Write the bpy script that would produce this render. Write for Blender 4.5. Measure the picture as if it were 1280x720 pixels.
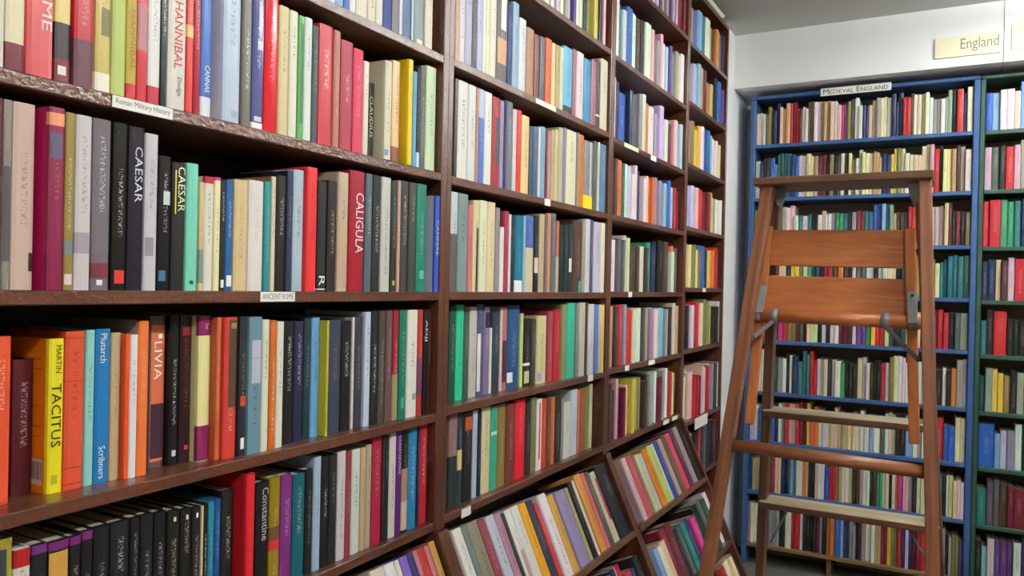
import bpy, bmesh, math, random
from mathutils import Vector, Matrix

# ------------------------------------------------------------------ clear
for o in list(bpy.data.objects):
    bpy.data.objects.remove(o, do_unlink=True)
scene = bpy.context.scene
COL = scene.collection
R = math.radians

# ------------------------------------------------------------------ camera
YAW, PITCH, ROLL, FPX = R(28.9525), R(-0.2189), R(1.233), 980.6
fwd = Vector((-math.sin(YAW) * math.cos(PITCH), math.cos(YAW) * math.cos(PITCH), math.sin(PITCH)))
rgt = Vector((math.cos(YAW), math.sin(YAW), 0))
upv = rgt.cross(fwd)
cr = rgt * math.cos(ROLL) + upv * math.sin(ROLL)
cu = upv * math.cos(ROLL) - rgt * math.sin(ROLL)
cam = bpy.data.objects.new('camera', bpy.data.cameras.new('camera'))
cam.data.sensor_width = 36.0
cam.data.lens = FPX * 36.0 / 1280.0
cam.data.clip_start = 0.02
cam.matrix_world = Matrix(((cr.x, cu.x, -fwd.x, 1.1), (cr.y, cu.y, -fwd.y, 0.0), (cr.z, cu.z, -fwd.z, 1.65), (0, 0, 0, 1)))
COL.objects.link(cam)
scene.camera = cam

# ------------------------------------------------------------------ world, exposure
w = bpy.data.worlds.new('world')
scene.world = w
w.use_nodes = True
w.node_tree.nodes['Background'].inputs[0].default_value = (0.9, 0.95, 1.0, 1)
w.node_tree.nodes['Background'].inputs[1].default_value = 0.15
vs = scene.view_settings
vs.view_transform = 'Standard'
vs.look = 'None'
vs.gamma = 1.0
vs.use_curve_mapping = False
vs.exposure = 0.82
TUBE_STRENGTH = 80.0

# ------------------------------------------------------------------ colour helpers
def lin(c):
    c = c / 255.0
    return c / 12.92 if c <= 0.04045 else ((c + 0.055) / 1.055) ** 2.4
def L3(rgb, k=1.0):
    return tuple(min(0.86, lin(v) * k) for v in rgb)

# ------------------------------------------------------------------ materials
def new_mat(name):
    m = bpy.data.materials.new(name)
    m.use_nodes = True
    nt = m.node_tree
    return m, nt, nt.nodes['Principled BSDF']
def N(nt, t, **k):
    n = nt.nodes.new(t)
    for a, b in k.items():
        setattr(n, a, b)
    return n
def math_node(nt, op, a, b=None, clamp=False):
    n = N(nt, 'ShaderNodeMath', operation=op, use_clamp=clamp)
    for i, v in enumerate((a, b)):
        if v is None:
            continue
        if isinstance(v, (int, float)):
            n.inputs[i].default_value = v
        else:
            nt.links.new(v, n.inputs[i])
    return n.outputs[0]
def mixc(nt, fac, a, b, blend='MIX'):
    n = N(nt, 'ShaderNodeMix', data_type='RGBA', blend_type=blend)
    for idx, v in ((0, fac), (6, a), (7, b)):
        if isinstance(v, (int, float)):
            n.inputs[idx].default_value = v
        elif isinstance(v, tuple):
            n.inputs[idx].default_value = (*v[:3], 1)
        else:
            nt.links.new(v, n.inputs[idx])
    return n.outputs[2]

def mat_cover():
    """printed book cover: colour and ink come from the mesh, small illegible lettering runs down the spine"""
    m, nt, p = new_mat('book_cover')
    tint = N(nt, 'ShaderNodeAttribute', attribute_name='tint').outputs['Color']
    ink = N(nt, 'ShaderNodeAttribute', attribute_name='ink').outputs['Color']
    sd = N(nt, 'ShaderNodeAttribute', attribute_name='seed').outputs['Fac']
    uv = N(nt, 'ShaderNodeUVMap', uv_map='UVMap')
    sp = N(nt, 'ShaderNodeSeparateXYZ')
    nt.links.new(uv.outputs[0], sp.inputs[0])
    u, v = sp.outputs[0], sp.outputs[1]
    cb = N(nt, 'ShaderNodeCombineXYZ')
    nt.links.new(math_node(nt, 'ADD', math_node(nt, 'MULTIPLY', v, 85.0), math_node(nt, 'MULTIPLY', sd, 91.0)), cb.inputs[0])
    nt.links.new(math_node(nt, 'MULTIPLY', u, 5.0), cb.inputs[1])
    nz = N(nt, 'ShaderNodeTexNoise', noise_dimensions='2D')
    nz.inputs['Scale'].default_value = 1.0
    nz.inputs['Detail'].default_value = 1.0
    nt.links.new(cb.outputs[0], nz.inputs['Vector'])
    letters = math_node(nt, 'MULTIPLY', math_node(nt, 'SUBTRACT', nz.outputs[0], 0.5), 9.0, True)
    uwin = math_node(nt, 'MULTIPLY', math_node(nt, 'SUBTRACT', 0.16, math_node(nt, 'ABSOLUTE', math_node(nt, 'SUBTRACT', u, 0.53))), 30.0, True)
    top = math_node(nt, 'SUBTRACT', 0.9, math_node(nt, 'MULTIPLY', math_node(nt, 'FRACT', math_node(nt, 'MULTIPLY', sd, 7.3)), 0.2))
    ln_ = math_node(nt, 'ADD', math_node(nt, 'MULTIPLY', math_node(nt, 'FRACT', math_node(nt, 'MULTIPLY', sd, 3.7)), 0.35), 0.25)
    v1 = math_node(nt, 'LESS_THAN', v, top)
    v2 = math_node(nt, 'GREATER_THAN', v, math_node(nt, 'SUBTRACT', top, ln_))
    mask = math_node(nt, 'MULTIPLY', math_node(nt, 'MULTIPLY', letters, uwin), math_node(nt, 'MULTIPLY', v1, v2))
    mask = math_node(nt, 'MULTIPLY', mask, 0.6)
    col = mixc(nt, mask, tint, ink)
    # scuffed, slightly uneven print
    tc = N(nt, 'ShaderNodeTexCoord')
    wz = N(nt, 'ShaderNodeTexNoise')
    wz.inputs['Scale'].default_value = 35.0
    wz.inputs['Detail'].default_value = 5.0
    nt.links.new(tc.outputs['Object'], wz.inputs['Vector'])
    wear = math_node(nt, 'MULTIPLY', math_node(nt, 'SUBTRACT', wz.outputs[0], 0.66), 1.2, True)
    col = mixc(nt, wear, col, (0.55, 0.52, 0.48))
    nt.links.new(col, p.inputs['Base Color'])
    rough = math_node(nt, 'ADD', math_node(nt, 'MULTIPLY', math_node(nt, 'FRACT', math_node(nt, 'MULTIPLY', sd, 13.7)), 0.3), 0.34)
    gl = N(nt, 'ShaderNodeAttribute', attribute_name='gloss').outputs['Fac']
    rough = math_node(nt, 'SUBTRACT', rough, math_node(nt, 'MULTIPLY', gl, 0.2))
    nt.links.new(math_node(nt, 'MAXIMUM', rough, 0.16), p.inputs['Roughness'])
    p.inputs['Specular IOR Level'].default_value = 0.45
    return m
def mat_print():
    m, nt, p = new_mat('printed_ink')
    tint = N(nt, 'ShaderNodeAttribute', attribute_name='tint').outputs['Color']
    nt.links.new(tint, p.inputs['Base Color'])
    p.inputs['Roughness'].default_value = 0.5
    return m
def mat_pages():
    m, nt, p = new_mat('paper_pages')
    tc = N(nt, 'ShaderNodeTexCoord')
    mp = N(nt, 'ShaderNodeMapping')
    mp.inputs['Scale'].default_value = (8, 900, 8)
    nt.links.new(tc.outputs['Object'], mp.inputs[0])
    nz = N(nt, 'ShaderNodeTexNoise')
    nz.inputs['Scale'].default_value = 1.0
    nt.links.new(mp.outputs[0], nz.inputs['Vector'])
    nt.links.new(mixc(nt, nz.outputs[0], (0.27, 0.21, 0.15), (0.52, 0.44, 0.34)), p.inputs['Base Color'])
    p.inputs['Roughness'].default_value = 0.9
    return m
def mat_wood(name, c0, c1, stretch=(1, 14, 14), scale=3.0, rough=0.4, bump=0.12, scratch=0.0, ring=0.0):
    m, nt, p = new_mat(name)
    tc = N(nt, 'ShaderNodeTexCoord')
    mp = N(nt, 'ShaderNodeMapping')
    mp.inputs['Scale'].default_value = stretch
    nt.links.new(tc.outputs['Object'], mp.inputs[0])
    nz = N(nt, 'ShaderNodeTexNoise')
    nz.inputs['Scale'].default_value = scale
    nz.inputs['Detail'].default_value = 6.0
    nz.inputs['Distortion'].default_value = 0.6 + ring
    nt.links.new(mp.outputs[0], nz.inputs['Vector'])
    f = math_node(nt, 'MULTIPLY', math_node(nt, 'SUBTRACT', nz.outputs[0], 0.3), 2.4, True)
    col = mixc(nt, f, c0, c1)
    if scratch:
        sz = N(nt, 'ShaderNodeTexNoise')
        sz.inputs['Scale'].default_value = 22.0
        sz.inputs['Detail'].default_value = 8.0
        sz.inputs['Roughness'].default_value = 0.75
        nt.links.new(tc.outputs['Object'], sz.inputs['Vector'])
        sf = math_node(nt, 'MULTIPLY', math_node(nt, 'SUBTRACT', sz.outputs[0], 0.62), 9.0 * scratch, True)
        col = mixc(nt, sf, col, (0.32, 0.24, 0.19))
    nt.links.new(col, p.inputs['Base Color'])
    p.inputs['Roughness'].default_value = rough
    bz = N(nt, 'ShaderNodeTexNoise')
    bz.inputs['Scale'].default_value = 110.0
    bz.inputs['Detail'].default_value = 6.0
    nt.links.new(tc.outputs['Object'], bz.inputs['Vector'])
    bp = N(nt, 'ShaderNodeBump')
    bp.inputs['Strength'].default_value = bump
    bp.inputs['Distance'].default_value = 0.004
    nt.links.new(bz.outputs[0], bp.inputs['Height'])
    nt.links.new(bp.outputs[0], p.inputs['Normal'])
    return m
def mat_plain(name, rgb, rough=0.6, metal=0.0, var=0.08, scale=8.0, bump=0.0, spec=0.5):
    m, nt, p = new_mat(name)
    tc = N(nt, 'ShaderNodeTexCoord')
    nz = N(nt, 'ShaderNodeTexNoise')
    nz.inputs['Scale'].default_value = scale
    nz.inputs['Detail'].default_value = 5.0
    nt.links.new(tc.outputs['Object'], nz.inputs['Vector'])
    c = L3(rgb)
    nt.links.new(mixc(nt, nz.outputs[0], tuple(v * (1 - var) for v in c), tuple(min(1, v * (1 + var)) for v in c)), p.inputs['Base Color'])
    p.inputs['Roughness'].default_value = rough
    p.inputs['Metallic'].default_value = metal
    p.inputs['Specular IOR Level'].default_value = spec
    if bump:
        bp = N(nt, 'ShaderNodeBump')
        bp.inputs['Strength'].default_value = bump
        bp.inputs['Distance'].default_value = 0.003
        bz = N(nt, 'ShaderNodeTexNoise')
        bz.inputs['Scale'].default_value = scale * 9
        nt.links.new(tc.outputs['Object'], bz.inputs['Vector'])
        nt.links.new(bz.outputs[0], bp.inputs['Height'])
        nt.links.new(bp.outputs[0], p.inputs['Normal'])
    return m

M = {}
M['cover'] = mat_cover()
M['ink'] = mat_print()
M['pages'] = mat_pages()
M['dark_wood'] = mat_wood('dark_stained_wood', L3((70, 35, 21)), L3((112, 62, 40)), (8, 1, 8), 4.0, 0.3, 0.3, 0.7)
M['dark_wood_v'] = mat_wood('dark_stained_wood_upright', L3((70, 35, 21)), L3((112, 62, 40)), (8, 8, 1), 4.0, 0.3, 0.3, 0.7)
M['back'] = mat_wood('dark_back_board', L3((44, 28, 23)), L3((62, 40, 32)), (8, 8, 1), 4.0, 0.6, 0.1)
for key in ('dark_wood', 'dark_wood_v'):
    pp = M[key].node_tree.nodes['Principled BSDF']
    pp.inputs['Coat Weight'].default_value = 0.75
    pp.inputs['Coat Roughness'].default_value = 0.2
    pp.inputs['Coat IOR'].default_value = 1.55
    bn = [n_ for n_ in M[key].node_tree.nodes if n_.type == 'BUMP'][0]
    M[key].node_tree.links.new(bn.outputs[0], pp.inputs['Coat Normal'])
    bn.inputs['Strength'].default_value = 0.55
M['blue'] = mat_plain('blue_paint', (60, 94, 146), 0.45, var=0.15, scale=20, bump=0.08)
M['green'] = mat_plain('green_paint', (46, 82, 66), 0.45, var=0.15, scale=20, bump=0.08)
M['board'] = mat_wood('plain_board', L3((110, 84, 54)), L3((150, 118, 78)), (1, 14, 14), 3.0, 0.6)
M['wall'] = mat_plain('white_wall_paint', (240, 244, 244), 0.75, var=0.03, scale=3, bump=0.05, spec=0.2)
M['far_room'] = mat_plain('grey_brown_paint', (150, 138, 122), 0.8, var=0.1, spec=0.2)  # even grey-brown; dulls the unseen walls to lessen bounced light, also far case backs
M['ceiling'] = mat_plain('ceiling_paint', (205, 207, 203), 0.9, var=0.03, scale=2, spec=0.1)
M['floor'] = mat_plain('grey_floor', (98, 98, 92), 0.75, var=0.2, scale=30, bump=0.1, spec=0.3)
M['ladder'] = mat_wood('reddish_ladder_wood', L3((98, 58, 37)), L3((160, 98, 62)), (1, 16, 16), 2.5, 0.42, 0.1)
M['ladder_dark'] = mat_wood('aged_ladder_wood', L3((78, 50, 34)), L3((122, 82, 55)), (1, 16, 16), 2.5, 0.45, 0.12)
M['ladder_orange'] = mat_wood('orange_varnished_wood', L3((172, 96, 50)), L3((206, 128, 74)), (1, 9, 9), 3.0, 0.38, 0.05, 0, 1.2)
M['tread'] = mat_wood('worn_tread_wood', L3((140, 122, 96)), L3((182, 166, 138)), (1, 18, 18), 3.0, 0.7, 0.2)
M['metal'] = mat_plain('worn_steel', (150, 148, 147), 0.5, 0.35, 0.2, 40)
M['dark_steel'] = mat_plain('dull_dark_steel', (92, 88, 86), 0.7, 0.2, 0.2, 40)
M['card'] = mat_plain('white_card', (236, 234, 226), 0.6, var=0.04, scale=30)
M['cream_card'] = mat_plain('cream_card', (238, 234, 200), 0.65, var=0.05, scale=10)
M['housing'] = mat_plain('white_enamel', (232, 232, 230), 0.4, var=0.02)
mt, nt, p = new_mat('fluorescent_tube')
p.inputs['Base Color'].default_value = (1, 1, 1, 1)
p.inputs['Emission Color'].default_value = (0.96, 1.0, 0.985, 1)
p.inputs['Emission Strength'].default_value = TUBE_STRENGTH
M['tube'] = mt

# ------------------------------------------------------------------ object helpers
def link(name, me, mat=None, parent=None, mw=None):
    o = bpy.data.objects.new(name, me)
    COL.objects.link(o)
    if mat is not None and me is not None and not me.materials:
        me.materials.append(mat)
    if parent is not None:
        o.parent = parent
        pm = parent.matrix_basis.copy()
        if parent.parent is not None:
            pm = parent.parent.matrix_basis @ pm
        o.matrix_basis = pm.inverted() @ (mw if mw is not None else Matrix())
    elif mw is not None:
        o.matrix_basis = mw
    return o
def tag(o, label=None, cat=None, group=None, kind=None):
    if label: o['label'] = label
    if cat: o['category'] = cat
    if group: o['group'] = group
    if kind: o['kind'] = kind
    return o
def empty(name, loc, label, cat, group=None):
    o = bpy.data.objects.new(name, None)
    o.empty_display_size = 0.05
    o.matrix_basis = Matrix.Translation(loc)
    COL.objects.link(o)
    return tag(o, label, cat, group)
def box_mesh(name, sx, sy, sz, bev=0.0, seg=1):
    bm = bmesh.new()
    bmesh.ops.create_cube(bm, size=1.0)
    bmesh.ops.scale(bm, vec=(sx, sy, sz), verts=bm.verts)
    if bev > 0:
        bmesh.ops.bevel(bm, geom=bm.edges[:], offset=bev, segments=seg, affect='EDGES', profile=0.6)
    me = bpy.data.meshes.new(name)
    bm.to_mesh(me)
    bm.free()
    return me
def box(name, x0, x1, y0, y1, z0, z1, mat, parent=None, bev=0.0015):
    """axis-aligned board given by its faces in world space; object origin in its middle"""
    me = box_mesh(name, abs(x1 - x0), abs(y1 - y0), abs(z1 - z0), bev)
    return link(name, me, mat, parent, Matrix.Translation(((x0 + x1) / 2, (y0 + y1) / 2, (z0 + z1) / 2)))
def frame_matrix(p0, p1, side):
    p0, p1 = Vector(p0), Vector(p1)
    x = (p1 - p0).normalized()
    y = Vector(side)
    y = (y - x * y.dot(x)).normalized()
    z = x.cross(y)
    c = (p0 + p1) / 2
    return Matrix(((x.x, y.x, z.x, c.x), (x.y, y.y, z.y, c.y), (x.z, y.z, z.z, c.z), (0, 0, 0, 1))), (p1 - p0).length
def bar(name, p0, p1, w, d, mat, parent=None, side=(1, 0, 0), bev=0.003, seg=2):
    """a straight timber from p0 to p1; w is its size along 'side', d across"""
    mw, ln_ = frame_matrix(p0, p1, side)
    return link(name, box_mesh(name, ln_, w, d, bev, seg), mat, parent, mw)
def rod(name, p0, p1, r, mat, parent=None, seg=14, flat=1.0):
    mw, ln_ = frame_matrix(p0, p1, (0, 1, 0.01) if abs(p1[1] - p0[1]) < abs(p1[0] - p0[0]) + abs(p1[2] - p0[2]) else (1, 0, 0))
    bm = bmesh.new()
    bmesh.ops.create_cone(bm, cap_ends=True, segments=seg, radius1=r, radius2=r, depth=ln_)
    bmesh.ops.rotate(bm, verts=bm.verts, cent=(0, 0, 0), matrix=Matrix.Rotation(math.pi / 2, 3, 'Y'))
    bmesh.ops.scale(bm, vec=(1, flat, 1), verts=bm.verts)
    for f in bm.faces:
        f.smooth = len(f.verts) == 4
    me = bpy.data.meshes.new(name)
    bm.to_mesh(me)
    bm.free()
    return link(name, me, mat, parent, mw)
def prism_mesh(name, pts, y0, y1):
    """polygon in the xz plane pushed from y0 to y1"""
    n = len(pts)
    vs_ = [(x, y0, z) for x, z in pts] + [(x, y1, z) for x, z in pts]
    fs = [tuple(range(n)), tuple(range(2 * n - 1, n - 1, -1))]
    fs += [(i, i + n, (i + 1) % n + n, (i + 1) % n) for i in range(n)]
    me = bpy.data.meshes.new(name)
    me.from_pydata(vs_, [], fs)
    bm = bmesh.new()
    bm.from_mesh(me)
    bmesh.ops.recalc_face_normals(bm, faces=bm.faces)
    bm.to_mesh(me)
    bm.free()
    return me
def color_attr(me, name, cols):
    a = me.color_attributes.new(name, 'FLOAT_COLOR', 'POINT')
    flat = []
    for c in cols:
        flat += [c[0], c[1], c[2], 1.0]
    a.data.foreach_set('color', flat)

# lettering ----------------------------------------------------------
FONT_CACHE = {}
def text_points(s, res=2, small_caps=False, bold=0.0):
    key = (s, res, small_caps, bold)
    if key in FONT_CACHE:
        return FONT_CACHE[key]
    cu_ = bpy.data.curves.new('lettering_curve', 'FONT')
    cu_.body = s
    cu_.resolution_u = res
    cu_.offset = bold
    if small_caps:
        cu_.small_caps_scale = 0.78
        for i, ch in enumerate(s):
            if ch.islower():
                cu_.body_format[i].use_small_caps = True
    ob = bpy.data.objects.new('lettering_tmp', cu_)
    COL.objects.link(ob)
    bpy.context.view_layer.update()
    me = bpy.data.meshes.new_from_object(ob.evaluated_get(bpy.context.evaluated_depsgraph_get()))
    v = [(q.co.x, q.co.y) for q in me.vertices]
    f = [tuple(q.vertices) for q in me.polygons]
    bpy.data.objects.remove(ob, do_unlink=True)
    bpy.data.curves.remove(cu_)
    bpy.data.meshes.remove(me)
    x0, x1 = min(q[0] for q in v), max(q[0] for q in v)
    y0, y1 = min(q[1] for q in v), max(q[1] for q in v)
    v = [((a - x0) / (x1 - x0), (b - y0) / (y1 - y0)) for a, b in v]
    FONT_CACHE[key] = (v, f)
    return v, f
def lettering(name, s, origin, ax, ay, rgb, parent, mat=None, **k):
    """flat printed letters: the unit text box is laid along ax (reading direction) and ay (up the letters)"""
    v, f = text_points(s, **k)
    ax, ay, o = Vector(ax), Vector(ay), Vector(origin)
    me = bpy.data.meshes.new(name)
    me.from_pydata([tuple(o + ax * a + ay * b) for a, b in v], [], f)
    color_attr(me, 'tint', [L3(rgb)] * len(v))
    ob = link(name, me, mat or M['ink'])
    ob.parent = parent
    return ob

# ------------------------------------------------------------------ the room
ZC = 3.171
def struct(name, *a, mat='wall', **k):
    return tag(box(name, *a, M[mat], bev=0.0, **k), kind='structure')
struct('floor', -0.32, 3.22, -1.6, 5.14, -0.05, 0.0, mat='floor')
struct('ceiling', -0.32, 3.22, -1.6, 5.14, ZC, ZC + 0.05, mat='ceiling')
struct('wall_left', -0.34, -0.29, -1.6, 4.465, 0.0, ZC)
struct('wall_left_end', -0.34, -0.037, 4.466, 5.14, 0.0, ZC)
struct('wall_back', -0.036, 3.22, 5.12, 5.16, 0.0, ZC)
struct('wall_right', 3.2, 3.25, -1.6, 5.12, 0.0, ZC, mat='far_room')
struct('wall_front', -0.29, 3.2, -1.65, -1.6, 0.0, ZC, mat='far_room')
so = struct('trim_1', -0.036, 1.333, 4.75, 5.119, 2.853, ZC - 0.0005)
so2 = struct('trim_2', 1.335, 3.199, 4.746, 5.119, 2.851, ZC - 0.0005)

# ------------------------------------------------------------------ fluorescent lights on the ceiling
def batten(x, y0, y1, label):
    t = empty('fluorescent_light', (x, (y0 + y1) / 2, ZC), label, 'lamp', 'fluorescent battens above the aisle')
    hx = 0.075
    me = prism_mesh('housing', [(x - hx, ZC - 0.001), (x + hx, ZC - 0.001), (x + hx * 0.6, ZC - 0.05), (x - hx * 0.6, ZC - 0.05)], y0, y1)
    link('housing', me, M['housing'], t)
    for s_ in (-1, 1):
        rod('tube', (x + s_ * 0.05, y0 + 0.03, ZC - 0.075), (x + s_ * 0.05, y1 - 0.03, ZC - 0.075), 0.014, M['tube'], t)
        for yy in (y0 + 0.015, y1 - 0.015):
            box('lamp_holder', x + s_ * 0.05 - 0.012, x + s_ * 0.05 + 0.012, yy - 0.012, yy + 0.012, ZC - 0.095, ZC - 0.049, M['housing'], t)
batten(1.95, -0.9, 0.3, 'white twin-tube fluorescent batten on the ceiling beside the viewer')
batten(1.95, 1.3, 2.5, 'white twin-tube fluorescent batten on the ceiling to the right of the step ladder')
batten(1.95, 3.2, 4.4, 'white twin-tube fluorescent batten on the ceiling nearest the painted bookcases')

# ------------------------------------------------------------------ dark bookcases along the left
TH = 0.021
UNITS = [
 ('nearest dark brown bookcase with history books, cut by the left frame edge', 0.548, 1.640, 0.023, [2.83, 2.515, 2.206, 1.914, 1.618, 1.316, 1.0445]),
 ('second dark brown bookcase from the left, before the ladder', 1.640, 2.735, 0.0225, [2.84, 2.518, 2.211, 1.9125, 1.619, 1.325, 1.051]),
 ('third dark brown bookcase from the left', 2.735, 3.697, 0.020, [2.845, 2.513, 2.2035, 1.914, 1.6225, 1.331, 1.044]),
 ('narrow dark brown bookcase at the far end beside the white wall', 3.697, 4.460, 0.020, [2.8365, 2.5505, 2.2495, 1.9435, 1.6455, 1.3425, 0.982, 0.68, 0.38, 0.1]),
]
for lab, y0, y1, t_, zs in UNITS:
    u = empty('bookcase', (-0.14, (y0 + y1) / 2, 0), lab, 'bookcase', 'dark brown bookcases along the left wall')
    g = 0.0004
    zb = 0.0 if y0 > 3.6 else 1.0305
    box('side_panel', -0.272, 0.0, y0 + g, y0 + t_, zb, 3.13, M['dark_wood_v'], u, 0.002)
    box('side_panel', -0.272, 0.0, y1 - t_, y1 - g, zb, 3.13, M['dark_wood_v'], u, 0.002)
    box('back_panel', -0.284, -0.2725, y0 + g, y1 - g, zb, 3.13, M['back'], u, 0.0)
    box('top_board', -0.272, -0.001, y0 + t_ + g, y1 - t_ - g, 3.109, 3.13, M['dark_wood'], u, 0.002)
    for z in zs:
        box('shelf', -0.272, -0.001, y0 + t_ + g, y1 - t_ - g, z - TH / 2, z + TH / 2, M['dark_wood'], u, 0.002)

# slanted display bins under the first three bookcases
BA = R(24.6)
BP = Vector((0.010, 0, 1.030))
BT = Vector((math.sin(BA), 0, -math.cos(BA)))
BN = Vector((math.cos(BA), 0, math.sin(BA)))
BD = 0.235
BIN_LEDGES = [0.285, 0.585, 0.885]
def bpt(t, n):
    q = BP + BT * t + BN * n
    return (q.x, q.z)
def t_floor(n):
    return (BP.z + BN.z * n) / math.cos(BA) - 0.001
for lab, y0, y1 in (('slanted book bin under the nearest bookcase', 0.548, 1.640), ('slanted book bin under the second bookcase', 1.640, 2.735), ('slanted book bin under the third bookcase, behind the ladder', 2.735, 3.697)):
    u = empty('slanted_bin', (0.1, (y0 + y1) / 2, 0), lab, 'book bin', 'slanted bins below the dark bookcases')
    side = [bpt(0, 0), bpt(t_floor(0), 0), (-0.272, 0.001), (-0.272, 1.030)]
    for a, b in ((y0 + 0.0004, y0 + 0.022), (y1 - 0.022, y1 - 0.0004)):
        link('side_panel', prism_mesh('side_panel', side, a, b), M['dark_wood_v'], u)
    link('back_panel', prism_mesh('back_panel', [bpt(0.01, -BD), bpt(t_floor(-BD) - .02, -BD), bpt(t_floor(-BD) - .02, -BD + 0.008), bpt(0.01, -BD + 0.008)], y0 + 0.0225, y1 - 0.0225), M['back'], u)
    for tl in BIN_LEDGES:
        link('ledge', prism_mesh('ledge', [bpt(tl, 0.004), bpt(tl + 0.02, 0.004), bpt(tl + 0.02, -BD + 0.009), bpt(tl, -BD + 0.009)], y0 + 0.0225, y1 - 0.0225), M['dark_wood'], u)

# ------------------------------------------------------------------ painted bookcases on the far wall
def far_case(name, lab, x0, x1, zs, ztop, mat, tl=0.03, tr=0.03, extra=None):
    u = empty(name, ((x0 + x1) / 2, 4.98, 0), lab, 'bookcase')
    yf, yb = 4.84, 5.105
    # uprights and top as in the photo: square boards, rounded outer corner
    box('side_panel', x0, x0 + tl, yf, yb, 0.0, ztop - 0.022, M[mat], u, 0.004)
    box('side_panel', x1 - tr, x1, yf, yb, 0.0, ztop - 0.022, M[mat], u, 0.004)
    box('top_board', x0, x1, yf, yb, ztop - 0.0215, ztop, M[mat], u, 0.006)
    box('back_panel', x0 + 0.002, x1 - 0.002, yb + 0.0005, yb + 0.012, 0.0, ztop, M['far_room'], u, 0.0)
    for i, z in enumerate(zs):
        last = i == len(zs) - 1
        box('shelf', x0 + tl + 0.0004, x1 - tr - 0.0004, yf + (0.0 if not last else 0.002), yb - 0.001, z - 0.011, z + 0.011, M['board'] if last else M[mat], u, 0.0025)
    box('support', x0 + 0.48, x0 + 0.505, yf + 0.03, yb - 0.03, 0.0, zs[-1] - 0.0115, M['board'], u)
    return u
BZ = [2.513, 2.194, 1.904, 1.621, 1.342, 1.034, 0.737, 0.435, 0.118]
GZ = [2.51, 2.196, 1.895, 1.612, 1.324, 1.023, 0.728, 0.424, 0.11]
far_case('blue_bookcase', 'tall bright blue painted bookcase on the far wall behind the ladder', 0.045, 1.2385, BZ, 2.818, 'blue')
far_case('green_bookcase', 'dark green painted bookcase at the right frame edge beside the blue one', 1.2395, 2.35, GZ, 2.815, 'green', 0.024, 0.024)

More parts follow.
